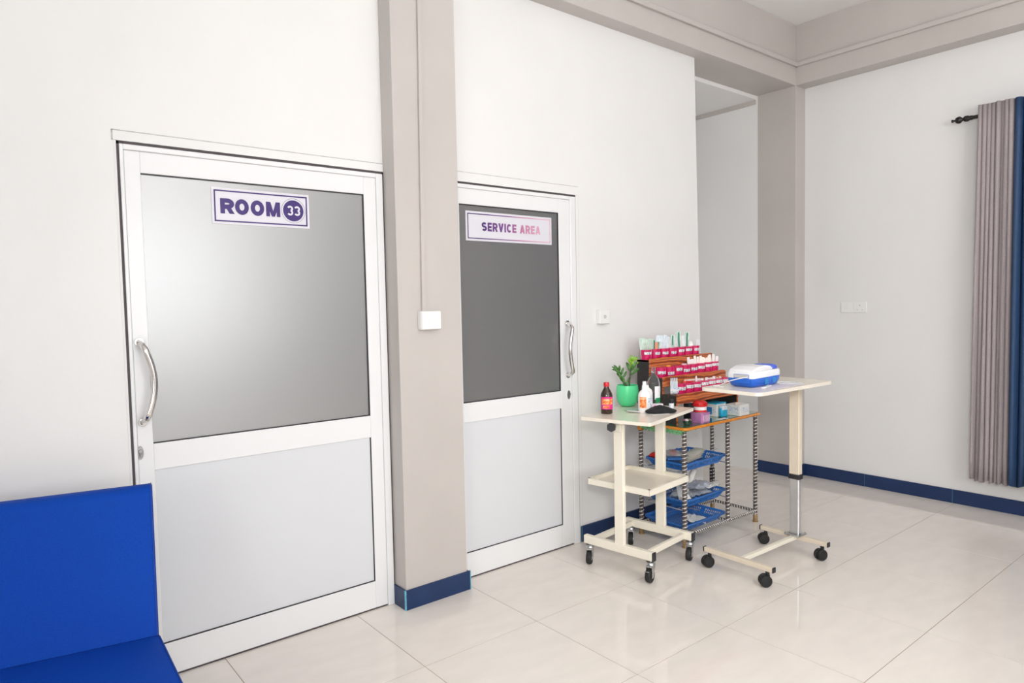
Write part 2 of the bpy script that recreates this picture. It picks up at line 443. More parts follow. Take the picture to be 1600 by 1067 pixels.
# taupe column, pillar and beams
sbox('column', (CX, BY, 0), (WX + .1, .225, CEI), m_taupe, .002)
sbox('column', (P0, BY - .0035, 0), (P1, 0, CEI), m_taupe, .002)
sbox('beam', (XL, BY, SOF), (CX, .23, CEI), m_taupe, .002)
sbox('beam', (CX, YB, SOF), (WX, BY, CEI), m_taupe, .002)
b = NB(); box(b, (XL, BY - .022, 3.286), (CX - .0, BY, 3.320), .003)
struct(obj('trim_1', b, m_taupe))
b = NB(); box(b, (CX - .022, YB, 3.286), (CX, BY, 3.320), .003)
struct(obj('trim_2', b, m_taupe))

# ------------------------------------------------------------------ skirting of navy tiles
def skirt(name, segs):
    """segs: list of (x0,y0,x1,y1) boxes; each one tile"""
    r = sroot(name)
    for s in segs:
        b = NB(); box(b, (s[0], s[1], 0), (s[2], s[3], .0965), .0012); obj('skirting_tile', b, m_base, r)
    return r
sk = skirt('baseboard_right', [(WX - .010, max(YB, -.105 - .6 * (k + 1) + .0015 + .107), WX, -.105 - .6 * k + (.107 if k else 0) - .0015) for k in range(0, 10)])
b = NB()
for k in range(1, 5):
    y = -.598 - .6 * (k - 1)
    box(b, (WX - .0095, y - .0022, 0), (WX, y + .0022, .0955))
obj('joint', b, m_joint, sk)
sk = skirt('baseboard_front', [(2.893, -.012, 3.49, 0), (3.493, -.012, 4.09, 0), (4.093, -.012, 4.14, 0)])
b = NB(); box(b, (2.888, -.0125, 0), (2.893, 0, .0965)); obj('cut_edge', b, m_joint, sk)
sk = skirt('baseboard_column', [(CX - .010, BY - .01, CX, .225), (CX, BY - .01, WX - .010, BY)])
yb = BY - .0035
sk = skirt('baseboard_pillar', [(P0 - .006, yb - .009, P1 + .014, yb), (P0 - .010, yb, P0, 0), (P1, yb, P1 + .010, 0)])
b = NB(); box(b, (P0 - .0105, yb - .0095, 0), (P0 - .0055, yb, .0968)); box(b, (P1 + .0125, yb - .0095, 0), (P1 + .0175, yb, .0968))
obj('cut_edge', b, m_baseedge, sk)

# ------------------------------------------------------------------ doors
def make_door(name, xa, xb, gl, gr, leafL, leafR, glassmat, hx, hbow, hflip, lockx):
    r = sroot(name)
    T = 2.098; F = -.012
    # dark sealant gap around the frame
    b = NB()
    box(b, (xa, -.003, 0), (xa + .0085, .02, T)); box(b, (xb - .0085, -.003, 0), (xb, .02, T)); box(b, (xa, -.003, T - .010), (xb, .02, T))
    obj('sealant_gap', b, m_gap, r)
    # fixed frame
    b = NB()
    box(b, (xa + .0085, F, 0), (leafL - .0015, .05, T - .01), .002); box(b, (leafR + .0015, F, 0), (xb - .0085, .05, T - .01), .002)
    box(b, (leafL - .002, F, 2.068), (leafR + .002, .05, T - .01), .002)
    obj('door_frame', b, m_alu, r)
    b = NB()
    box(b, (leafL - .0018, -.004, .008), (leafL, .04, 2.068)); box(b, (leafR, -.004, .008), (leafR + .0018, .04, 2.068)); box(b, (leafL, -.004, 2.066), (leafR, .04, 2.068))
    obj('shadow_line', b, m_pvc_grey, r)
    L = -.006
    # leaf stiles and rails
    for a, c in ((leafL, gl), (gr, leafR)):
        b = NB(); box(b, (a, L, .008), (c, .035, 2.066), .0015); obj('stile', b, m_alu, r)
    for z0, z1 in ((.008, .138), (.838, .942), (1.986, 2.066)):
        b = NB(); box(b, (gl, L + .0005, z0), (gr, .035, z1), .0015); obj('rail', b, m_alu, r)
    b = NB()
    for z0, z1 in ((.138, .838), (.942, 1.986)):
        w = .0045
        box(b, (gl, L + .003, z0), (gr, .03, z0 + w)); box(b, (gr - w, L + .003, z0), (gr, .03, z1))
        if z0 > .5: box(b, (gl, L + .003, z1 - w), (gr, .03, z1))
    obj('gasket', b, m_rubber, r)
    b = NB(); box(b, (gl, L + .009, .942), (gr, L + .015, 1.986)); obj('glass_pane', b, glassmat, r)
    b = NB(); box(b, (gl, L + .007, .138), (gr, L + .015, .838)); obj('panel', b, m_panel, r)
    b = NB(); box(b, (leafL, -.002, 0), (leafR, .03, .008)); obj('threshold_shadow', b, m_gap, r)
    # bowed pull handle
    b = NB(); pts = []
    z0, z1 = 1.031, 1.341
    for k in range(25):
        t = k / 24
        z = z0 + (z1 - z0) * t
        e = min(1, min(t, 1 - t) / .10)
        out = .052 * math.sin(e * PI / 2) if e < 1 else .052
        bow = hbow * math.sin(PI * t)
        pts.append((hx + bow, L - .004 - out, z))
    pts = [(hx, L + .002, z0)] + pts + [(hx, L + .002, z1)]
    tube(b, pts, .0115, 12)
    h = obj('door_handle', b, m_chrome, r, smooth=60)
    for z in (z0, z1):
        b = NB(); cyl(b, (hx, L + .001, z), (hx, L - .008, z), .017, .015, 20); obj('rose', b, m_chrome, h, smooth=40)
    b = NB(); prism(b, [(lockx + .011 * math.cos(2 * PI * k / 20), .914 + .026 * math.sin(2 * PI * k / 20)) for k in range(20)], 1, L - .004, L)
    lk = obj('lock', b, m_lock, r)
    b = NB(); cyl(b, (lockx, L - .004, .920), (lockx, L - .012, .920), .008, .007, 16)
    box(b, (lockx - .0035, L - .009, .900), (lockx + .0035, L - .004, .918), .001)
    obj('lock_cylinder', b, m_lock, lk, smooth=40)
    return r
make_door('door_1', D1A, D1B, .563, 1.496, .5085, 1.558, m_glass1, .529, .037, 1, .516)
make_door('door_2', D2A, D2B, 2.036, 2.738, 1.972, 2.826, m_glass2, 2.792, -.028, 1, 2.798)
# plaster bands over the doors
b = NB(); box(b, (.476, -.006, DT), (1.6015, 0, 2.136), .001); box(b, (.478, -.002, 0), (D1A, 0, DT)); t4 = struct(obj('trim_4', b, m_wall)); b = NB(); box(b, (.474, -.0015, 2.136), (1.6015, 0, 2.1405)); box(b, (.4715, -.0015, 2.10), (.476, 0, 2.1405)); obj('grey_line', b, m_grey_line, t4)  # thin grey line along the outer edge of the band
b = NB(); box(b, (P1, -.006, DT), (2.902, 0, 2.149), .001); box(b, (D2B, -.003, .097), (2.902, 0, DT)); t5 = struct(obj('trim_5', b, m_wall)); b = NB(); box(b, (P1, -.0015, 2.149), (2.904, 0, 2.153)); box(b, (2.902, -.0015, .097), (2.9045, 0, 2.153)); obj('grey_line', b, m_grey_line, t5)  # same thin grey line round the second band

# signs
def sign(name, label, x0, x1, z0, z1, ink, border_in, bw):
    cx, cz = (x0 + x1) / 2, (z0 + z1) / 2; w, h = x1 - x0, z1 - z0
    t = thing(name, label, 'sign', (cx, -.0005, cz))
    b = NB(); box(b, (-w / 2, 0, -h / 2), (w / 2, .0035, h / 2)); obj('plate', b, m_sign, t)
    b = NB(); i = border_in
    for s in (-1, 1):
        box(b, (-w / 2 + i, -.0010, s * (h / 2 - i) - bw / 2), (w / 2 - i, .0002, s * (h / 2 - i) + bw / 2))
        box(b, (s * (w / 2 - i) - bw / 2, -.0010, -h / 2 + i - bw / 2), (s * (w / 2 - i) + bw / 2, .0002, h / 2 - i + bw / 2))
    obj('border', b, ink, t)
    return t
s1 = sign('door_sign', 'white ROOM 33 sign with purple lettering on the frosted glass door', .818, 1.230, 1.811, 1.959, m_purple, .0125, .0056)
word(s1, 'lettering', [('R', -.1725, -.031, .0555, .062, .0180), ('O', -.1140, -.0325, .0565, .065, .0180), ('O', -.0500, -.0325, .0565, .065, .0180), ('M', .0145, -.031, .0610, .062, .0160)], m_purple)
b = NB(); cyl(b, (0, -.0006, 0), (0, .0001, 0), .0455, n=48); disc = obj('number_disc', b, m_purple, s1, loc=(.134, 0, 0))
b = NB(); tube(b, [(.0525 * math.cos(a * PI / 24), -.0003, .0525 * math.sin(a * PI / 24)) for a in range(48)], .0006, 6, close=True); obj('ring', b, m_purple, s1, loc=(.134, 0, 0))
word(s1, 'number', [('3', .1055, -.021, .0270, .042, .0078), ('3', .1368, -.021, .0270, .042, .0078)], m_sign, y=-.0012)
s2 = sign('door_sign', 'white SERVICE AREA sign with violet-to-pink lettering on dark glass door', 2.080, 2.686, 1.798, 1.9535, m_violet_pink, .0135, .005)
cells = []; x_ = -.200
for ch, w_ in (('S', .034), ('E', .029), ('R', .034), ('V', .036), ('I', .012), ('C', .034), ('E', .029), (' ', .014), ('A', .037), ('R', .034), ('E', .029), ('A', .037)):
    if ch != ' ': cells.append((ch, x_, -.0235, w_, .047, .0112))
    x_ += w_ + .0052
word(s2, 'lettering', cells[:7], m_violet_pink); word(s2, 'lettering', cells[7:], m_violet_pink)

# ------------------------------------------------------------------ electrical
ym = yb
t = thing('light_switch', 'white surface-mounted switch box under the conduit on grey pillar', 'switch', (1.7615, ym, 1.389))
b = NB(); box(b, (-.0555, -.030, -.0445), (.0555, 0, .0445), .003); obj('back_box', b, m_pvc, t)
b = NB(); box(b, (-.054, -.038, -.0435), (.0545, -.030, .0435), .004, seg=2); fp = obj('face_plate', b, m_pvc, t)
b = NB(); box(b, (-.012, -.0405, -.012), (.012, -.038, .012), .001); obj('rocker', b, m_pvc, fp)
b = NB()
prism(b, [(1.725, 1.4335), (1.746, 1.4335), (1.768, SOF), (1.747, SOF)], 1, ym - .014, ym)
tag(obj('cable_conduit', b, m_taupe), 'slim grey cable conduit running up the pillar above switch', 'conduit')
t = thing('light_switch', 'white surface-mounted bell push box between door and pink cups', 'switch', (3.088, 0, 1.372))
b = NB(); box(b, (-.043, -.028, -.043), (.043, 0, .043), .003); obj('back_box', b, m_pvc, t)
b = NB(); box(b, (-.044, -.037, -.044), (.044, -.028, .044), .004, seg=2); fp = obj('face_plate', b, m_pvc, t)
b = NB(); cyl(b, (0, -.037, 0), (0, -.0395, 0), .012, .011, 20); obj('button', b, m_pvc_grey, fp, smooth=30)
t = thing('light_switch', 'flush white switch plate with one rocker beside the wall socket', 'switch', (WX, -.456, 1.386))
b = NB(); box(b, (-.010, -.047, -.041), (0, .047, .041), .002); fp = obj('face_plate', b, m_pvc, t)
b = NB(); box(b, (-.013, -.010, -.012), (-.010, .012, .012), .001); obj('rocker', b, m_pvc, fp)
t = thing('wall_socket', 'flush white three-hole socket plate between switch plate and curtain', 'socket', (WX, -.553, 1.386))
b = NB(); box(b, (-.010, -.049, -.041), (0, .049, .041), .002); fp = obj('face_plate', b, m_pvc, t)
b = NB(); box(b, (-.0108, -.022, -.024), (-.0098, -.014, -.016)); box(b, (-.0108, .016, -.024), (-.0098, .024, -.016)); box(b, (-.0108, -.003, .008), (-.0098, .005, .020))
obj('pin_hole', b, m_pvc_grey, fp)

# ------------------------------------------------------------------ windows (outside the frame, real openings' glazing)
def room_window(name, a, bb, ax):
    r = sroot(name)
    b = NB(); box(b, a, bb); obj('window_pane', b, m_outside, r)
    lo = list(a); hi = list(bb); o_ = 1 if ax == 0 else 0
    def bar(c0, c1, z0, z1):
        b = NB(); p = [0, 0, z0]; q = [0, 0, z1]
        p[o_], q[o_] = c0, c1; p[ax], q[ax] = min(a[ax], bb[ax]) - .02, max(a[ax], bb[ax]) + .02
        box(b, p, q, .003); obj('window_frame', b, m_alu, r)
    c0, c1 = sorted((a[o_], bb[o_]))
    for c in (c0 - .03, (c0 + c1) / 2 - .02, c1 - .01): bar(c, c + .04, a[2] - .03, bb[2] + .03)
    for z in (a[2] - .03, bb[2] - .01): bar(c0 - .03, c1 + .03, z, z + .04)
    return r
room_window('window_1', (-.45, -6.098, .9), (2.95, -6.09, 2.6), 1)
room_window('window_2', (-2.998, -5.0, .9), (-2.99, -2.8, 2.6), 0)

# ------------------------------------------------------------------ curtain and rod
def curtain_panel(y0, y1, nple, amp, x0, top, bot, seed, flare=0.0):
    rnd = random.Random(seed); b = NB()
    n = nple * 10; rows = 16
    ph = [rnd.uniform(.7, 1.25) for _ in range(nple + 1)]
    cum = [0]
    for q in ph[:nple]: cum.append(cum[-1] + q)
    grid = []
    for j in range(rows + 1):
        v = j / rows; row = []
        for i in range(n + 1):
            u = i / n; s = u * cum[-1]
            k = 0
            while k < nple - 1 and s > cum[k + 1]: k += 1
            f = (s - cum[k]) / (cum[k + 1] - cum[k])
            a = amp * (.75 + .35 * v) * (1 + .25 * math.sin(k * 2.1 + 3 * v))
            x = x0 - a * (.5 - .5 * math.cos(2 * PI * f)) * (1 if k % 2 == 0 else .75)
            yy = y0 + (y1 - y0) * u + .008 * math.sin(2 * PI * f) + flare * v * (1 - u)
            z = top + (bot - top) * v + (.010 * math.sin(4.2 * s) if j == rows else 0)
            row.append(b.verts.new((x, yy, z)))
        grid.append(row)
    for j in range(rows):
        for i in range(n): b.faces.new((grid[j][i], grid[j][i + 1], grid[j + 1][i + 1], grid[j + 1][i]))
    return b
def thick(o, t=.002):
    m = o.modifiers.new('thick', 'SOLIDIFY'); m.thickness = t
cu = thing('window_curtain', 'long grey and navy pleated curtain hanging from black rod', 'curtain', (0, 0, 0))
o = obj('grey_panel', curtain_panel(-1.352, -1.548, 8, .048, 5.283, 2.702, .218, 3, .014), m_greyb, cu, smooth=60); thick(o)
o['label'] = 'grey pleated cloth'
o = obj('navy_panel', curtain_panel(-1.548, -4.1, 56, .052, 5.283, 2.702, .214, 5), m_navyfab, cu, smooth=60); thick(o)
o['label'] = 'navy blue pleated cloth'
rd = thing('curtain_rod', 'black curtain rod with turned finial on the wall beside sockets', 'curtain rod', (5.298, -1.34, 2.640))
b = NB(); cyl(b, (0, .05, 0), (0, -2.85, 0), .0125, n=16); obj('rod', b, m_iron, rd, smooth=40)
b = NB()
pr = [(.001, .158), (.009, .155), (.010, .148), (.006, .140), (.006, .136), (.018, .128), (.024, .115), (.022, .102), (.012, .092), (.010, .086), (.019, .078), (.020, .060), (.015, .050), (.015, .035), (.0125, .03)]
lathe(b, pr[::-1], 20)
bmesh.ops.transform(b, matrix=Matrix.Rotation(-PI / 2, 4, 'X'), verts=b.verts)
obj('finial', b, m_iron, rd, smooth=50)
for yy in (-.04, -1.4, -2.8):
    b = NB(); box(b, (-.006, yy - .008, -.045), (.082, yy + .008, -.028), .002); box(b, (.074, yy - .02, -.07), (.083, yy + .02, .03), .002); box(b, (-.014, yy - .008, -.045), (-.006, yy + .008, -.010), .002)
    box(b, (-.016, yy - .008, -.03), (.012, yy + .008, -.012), .002)
    obj('bracket', b, m_iron, rd)

# ------------------------------------------------------------------ blue sofa
def roundbox(w, d, h, r, seg=4):
    b = NB(); box(b, (0, 0, 0), (w, d, h), r, seg=seg); return b
SA = -.195
sofa = thing('sofa', 'royal blue upholstered armless sofa in front of first door', 'sofa', (.454, -.511, 0), SA)
W = 1.02
# local: x from -W to 0 (right edge), y negative toward the room
b = NB()
prof = [(.0, .392), (-.008, .405), (.150, .812)] + [(.150 + .046 - .046 * math.cos(k * PI / 14) , .812 + .043 * math.sin(k * PI / 14)) for k in range(1, 8)] + [(.225, .854), (.250, .842), (.256, .82), (.250, .79), (.13, .36), (.08, .34)]
prism(b, prof, 0, -W, .0)
es = [e for e in b.edges if abs(e.verts[0].co.x - e.verts[1].co.x) < 1e-5]
bmesh.ops.bevel(b, geom=es, offset=.007, segments=3, profile=.5, affect='EDGES')
bk = obj('backrest', b, m_blue_fab, sofa, smooth=40)
b = NB(); pp = [(.002, y - .0005, z) for y, z in prof[1:11]]; tube(b, [(-.004, y, z) for _, y, z in pp], .0022, 6); obj('piping', b, m_blue_seam, bk)
b = NB()
sp = [(.02, .300), (.02, .385), (0.0, .402), (-.03, .409), (-.42, .430), (-.46, .422), (-.475, .395), (-.475, .32), (-.45, .30)]
prism(b, sp, 0, -W, .004)
es = [e for e in b.edges if abs(e.verts[0].co.x - e.verts[1].co.x) < 1e-5]
bmesh.ops.bevel(b, geom=es, offset=.010, segments=3, profile=.5, affect='EDGES')
for v in b.verts:
    if v.co.x > -.1: v.co.x += max(0, -v.co.y) * .135
st = obj('seat', b, m_blue_fab, sofa, smooth=40)
b = NB(); tube(b, [(-.0005 + max(0, -y) * .135, y, z) for y, z in sp[1:7]], .0022, 6); obj('piping', b, m_blue_seam, st)
b = NB(); box(b, (-W + .03, -.44, .24), (-.03, .04, .30), .004); obj('base_frame', b, m_black, sofa)
for x_ in (-W + .07, -.07):
    for y_ in (-.40, .0):
        b = NB(); cyl(b, (x_, y_, 0), (x_, y_, .245), .017, .022, 14); obj('leg', b, m_steel, sofa, smooth=40)

# ------------------------------------------------------------------ casters
def swivel_caster(parent, x, y, ang, h=.112, brake=False):
    c = bpy.data.objects.new('caster', None); c.empty_display_size = .03
    COL.objects.link(c); c.parent = parent; c.location = (x, y, 0); c.rotation_euler = (0, 0, ang)
    # wheel in local XZ plane, offset along -x
    b = NB(); R = .037; wx = -.014
    lathe(b, [(.018, -.012), (.034, -.0135), (R, -.008), (R, .008), (.034, .0135), (.018, .012)], 28)
    bmesh.ops.transform(b, matrix=Matrix.Translation((wx, 0, R + .0005)) @ Matrix.Rotation(PI / 2, 4, 'X'), verts=b.verts)
    obj('wheel', b, m_tyre, c, smooth=40)
    b = NB(); cyl(b, (wx, -.012, R), (wx, .012, R), .019, n=20); cyl(b, (wx, -.020, R), (wx, .020, R), .005, n=10)
    obj('hub', b, m_steel, c, smooth=40)
    b = NB()
    for s in (-1, 1):
        prism(b, [(wx - .010, R - .012), (wx + .012, R - .012), (.022, .088), (-.022, .088)], 1, s * .0165 - .0012, s * .0165 + .0012)
    box(b, (-.022, -.0177, .084), (.022, .0177, .089))
    lathe(b, [(.021, .089), (.023, .094), (.021, .100)], 20)
    cyl(b, (0, 0, .098), (0, 0, h + .001), .007, n=12)
    lathe(b, [(.024, .103), (.024, .107)], 20)
    if brake: box(b, (-.062, -.011, .062), (-.020, .011, .066), .001, rot=Matrix.Rotation(.35, 4, 'Y'))
    obj('fork', b, m_steel, c, smooth=30)
    return c
def twin_caster(parent, x, y, ang, h=.080):
    c = bpy.data.objects.new('caster', None); c.empty_display_size = .03
    COL.objects.link(c); c.parent = parent; c.location = (x, y, 0); c.rotation_euler = (0, 0, ang)
    R = .031
    for s in (-1, 1):
        b = NB()
        lathe(b, [(.010, -.010), (.026, -.010), (R, -.006), (R, .004), (.027, .009), (.012, .011)], 24)
        bmesh.ops.transform(b, matrix=Matrix.Translation((-.012, s * .0145, R + .0005)) @ Matrix.Rotation(-s * PI / 2, 4, 'X'), verts=b.verts)
        obj('wheel', b, m_tyre, c, smooth=40)
    b = NB()
    box(b, (-.034, -.0045, .030), (.012, .0045, .062), .002); cyl(b, (0, 0, .045), (0, 0, h + .001), .010, n=14)
    cyl(b, (-.012, -.026, R), (-.012, .026, R), .004, n=8)
    obj('fork', b, m_black, c, smooth=30)
    return c
for_parts = None

# ------------------------------------------------------------------ cream two-post trolley
T1 = thing('instrument_trolley', 'cream two-post trolley on casters with middle tray, beside dark door', 'trolley', (2.909, -.442, 0), .125)
for s in (-1, 1):
    b = NB(); box(b, (s * .203 - .016, -.222, .112), (s * .203 + .016, .222, .158), .003); rl = obj('base_rail', b, m_cream, T1)
    b = NB(); box(b, (s * .203 - .0165, -.229, .1115), (s * .203 + .0165, -.222, .1585), .002); obj('end_cap', b, m_black, rl)
    b = NB(); box(b, (-.19, s * .172 - .012, .118), (.19, s * .172 + .012, .150), .003); obj('cross_rail', b, m_cream, T1)
    xo = -.226 if s < 0 else .196
    b = NB(); box(b, (s * .205 - .012, -.048, .156), (s * .205 + .012, .012, .832), .003); obj('post', b, m_cream, T1)
for (x_, y_, a_, br) in ((-.203, -.205, .16, True), (-.203, .190, .42, False), (.203, -.205, .24, False), (.203, .190, .50, False)):
    swivel_caster(T1, x_, y_, a_, brake=br)
# middle tray
b = NB(); box(b, (-.196, -.196, .452), (.196, .196, .458)); tr = obj('tray', b, m_creamtop, T1)
b = NB()
h = .201
for a_, bb_ in (((-h, -h, .446), (h, -h + .006, .482)), ((-h, h - .006, .446), (h, h, .482)), ((-h, -h, .446), (-h + .006, h, .482)), ((h - .006, -h, .446), (h, h, .482))):
    box(b, a_, bb_, .002)
for s in (-1, 1):
    box(b, (s * h - .012 if s > 0 else -h, -h, .479), (h if s > 0 else -h + .012, h, .482)); box(b, (-h, s * h - .012 if s > 0 else -h, .479), (h, h if s > 0 else -h + .012, .482))
obj('tray_rim', b, m_cream, tr)
# top slab
top = obj('table_top', prism(NB(), rrect(.585, .405, .008, 3), 2, .830, .848), m_creamtop, T1, loc=(-.012, -.016, 0), rot=(0, 0, .131))
b = NB(); box(b, (-.236, -.048, .770), (-.217, -.004, .828), .002); kn = obj('clamp_plate', b, m_cream, T1)
b = NB(); cyl(b, (-.217, -.020, .800), (-.262, -.010, .800), .006, n=10)
obj('clamp_bolt', b, m_steel, kn)
b = NB()
prism(b, [(.025 * math.cos(k * PI / 6) * (1 if k % 2 else .88), .025 * math.sin(k * PI / 6) * (1 if k % 2 else .88)) for k in range(12)], 0, -.009, .009)
obj('knob', b, m_black, kn, loc=(-.268, -.012, .800), rot=(0, 0, .6))

# ------------------------------------------------------------------ overbed table
T2 = thing('overbed_table', 'beige height-adjustable overbed table on four black casters', 'table', (3.39, -.93, 0), -.015)
for s, x_ in ((-1, -.262), (1, .290)):
    b = NB(); box(b, (x_ - .013, -.207, .080), (x_ + .013, .200, .106), .002); rl = obj('base_rail', b, m_cream2, T2)
    b = NB(); box(b, (x_ - .0135, -.214, .0795), (x_ + .0135, -.207, .1065), .002); box(b, (x_ - .0135, .200, .0795), (x_ + .0135, .207, .1065), .002); obj('end_cap', b, m_black, rl)
    twin_caster(T2, x_, -.175, -.5 + .2 * s); twin_caster(T2, x_, .172, -.6 - .2 * s)
b = NB(); box(b, (-.249, -.034, .082), (.277, -.008, .104), .002); obj('centre_rail', b, m_cream, T2)
b = NB(); box(b, (.245, -.062, .104), (.335, .030, .110), .001); 
for q in ((.252, -.054), (.328, -.054), (.252, .022), (.328, .022)): cyl(b, (*q, .110), (*q, .117), .006, n=6)
obj('foot_plate', b, m_steel, T2)
b = NB(); box(b, (.274, -.044, .108), (.306, .012, .50), .004); obj('inner_post', b, m_galv, T2)
b = NB(); box(b, (.268, -.050, .428), (.312, .018, .455), .003); obj('collar', b, m_black, T2)
b = NB(); box(b, (.271, -.047, .455), (.309, .015, .982), .004); obj('outer_post', b, m_cream2, T2)
b = NB(); box(b, (-.25, -.040, .968), (.30, .008, .982), .002); obj('top_bracket', b, m_cream2, T2)
tp = obj('table_top', prism(NB(), rrect(.73, .352, .03, 5), 2, .982, 1.0), m_creamtop, T2, loc=(.0, -.02, 0))

# ------------------------------------------------------------------ wrapped-leg stand
ST = thing('dressing_stand', 'glass-topped stand with orange edge and silver-wrapped legs by wall end', 'stand', (3.64, -.325, 0), -.018)
def wrapped(parent, p0, p1, r=.0135, pitch=.023, name='leg', foot=False):
    p0 = Vector(p0); p1 = Vector(p1); d = p1 - p0; L = d.length
    b = NB(); cyl(b, p0, p1, r, n=12); g = obj(name, b, m_tapeDark, parent, smooth=40)
    t = d.normalized(); a = Vector((0, 0, 1)) if abs(t.z) < .9 else Vector((1, 0, 0)); u = t.cross(a).normalized(); v = t.cross(u)
    b = NB(); pts = []
    s0 = .05 if foot else .0
    n = int((L - s0) / pitch * 10)
    for k in range(n + 1):
        s = s0 + (L - s0) * k / n; an = 2 * PI * s / pitch
        pts.append(p0 + t * s + (u * math.cos(an) + v * math.sin(an)) * (r + .0004))
    tube(b, pts, .0032, 5)
    sp_ = obj('tape_spiral', b, m_tapeSilver, g, smooth=80)
    if foot:
        b = NB(); cyl(b, p0, p0 + Vector((0, 0, .05)), r + .0012, n=12); lathe(b, [(.019, 0), (.019, .005), (r, .009)], 14, c=p0); obj('foot', b, m_brass, g, smooth=40)
    return g
hx_, hy_ = .367, .167
ZT = .700
for sx_, sy_ in ((-1, -1), (1, -1), (-1, 1), (1, 1)):
    wrapped(ST, (sx_ * hx_, sy_ * hy_, 0), (sx_ * hx_, sy_ * hy_, ZT), foot=True)
wrapped(ST, (.062, -hy_, .075), (.062, -hy_, ZT))
for a_, c_ in (((-hx_, -hy_, .070), (hx_, -hy_, .070)), ((-hx_, hy_, .070), (hx_, hy_, .070)), ((-hx_, -hy_, .072), (-hx_, hy_, .072)), ((hx_, -hy_, .072), (hx_, hy_, .072)), ((.062, -hy_, .072), (.062, hy_, .072))):
    wrapped(ST, a_, c_, r=.0095, pitch=.020, name='rail')
for z in (.255, .475):
    for y_ in (-.11, .12):
        b = NB(); cyl(b, (-hx_, y_, z - .035), (.062 if y_ < 0 else hx_, y_, z - .035), .003, n=8); obj('basket_runner', b, m_steel, ST)
    b = NB(); cyl(b, (.062, -hy_, z - .035), (.062, .12, z - .035), .003, n=8); cyl(b, (-hx_, -hy_, z - .035), (-hx_, hy_, z - .035), .003, n=8); obj('basket_runner', b, m_steel, ST)
b = NB(); box(b, (hx_ - .0135, hy_ - .0135, .20), (hx_ + .0135, hy_ + .0135, .30), .002); obj('black_sleeve', b, m_black, ST)
b = NB(); prism(b, rrect(.80, .333, .02, 4), 2, .700, .716); tb = obj('table_board', b, m_green, ST, loc=(.0, -.018, 0), rot=(0, 0, .03))
tb['label'] = 'green sheet under glass'
b = NB()
pr_ = rrect(.812, .345, .026, 4)
tube(b, [(x_, y_, .712) for x_, y_ in pr_], .0095, 8, close=True)
o = obj('edge_band', b, m_orange, ST, loc=(.0, -.018, 0), rot=(0, 0, .03), smooth=50); o['label'] = 'orange taped edge'
b = NB(); prism(b, rrect(.796, .329, .02, 4), 2, .716, .722); obj('glass_sheet', b, m_green, ST, loc=(.0, -.018, 0), rot=(0, 0, .03))
b = NB()
for k in range(26):
    x0_ = -.405 + .012 * 0; y0_ = -.165 + k * .012
    box(b, (-.404, y0_, .700 - random.uniform(.018, .03)), (-.401, y0_ + .0115, .706))
for k in range(12):
    x0_ = -.4012 + k * .012
    box(b, (x0_, -.168, .700 - random.uniform(.002, .012)), (x0_ + .0115, -.165, .706))
o = obj('mesh_cloth_edge', b, m_greennet, ST, rot=(0, 0, .03), loc=(0, 0, 0)); o['label'] = 'green mesh cloth hanging under the edge'
b = NB(); cyl(b, (-hx_, hy_, .662), (-hx_, hy_, .702), .022, .019, 14); obj('tape_binding', b, m_orange, ST, smooth=40)

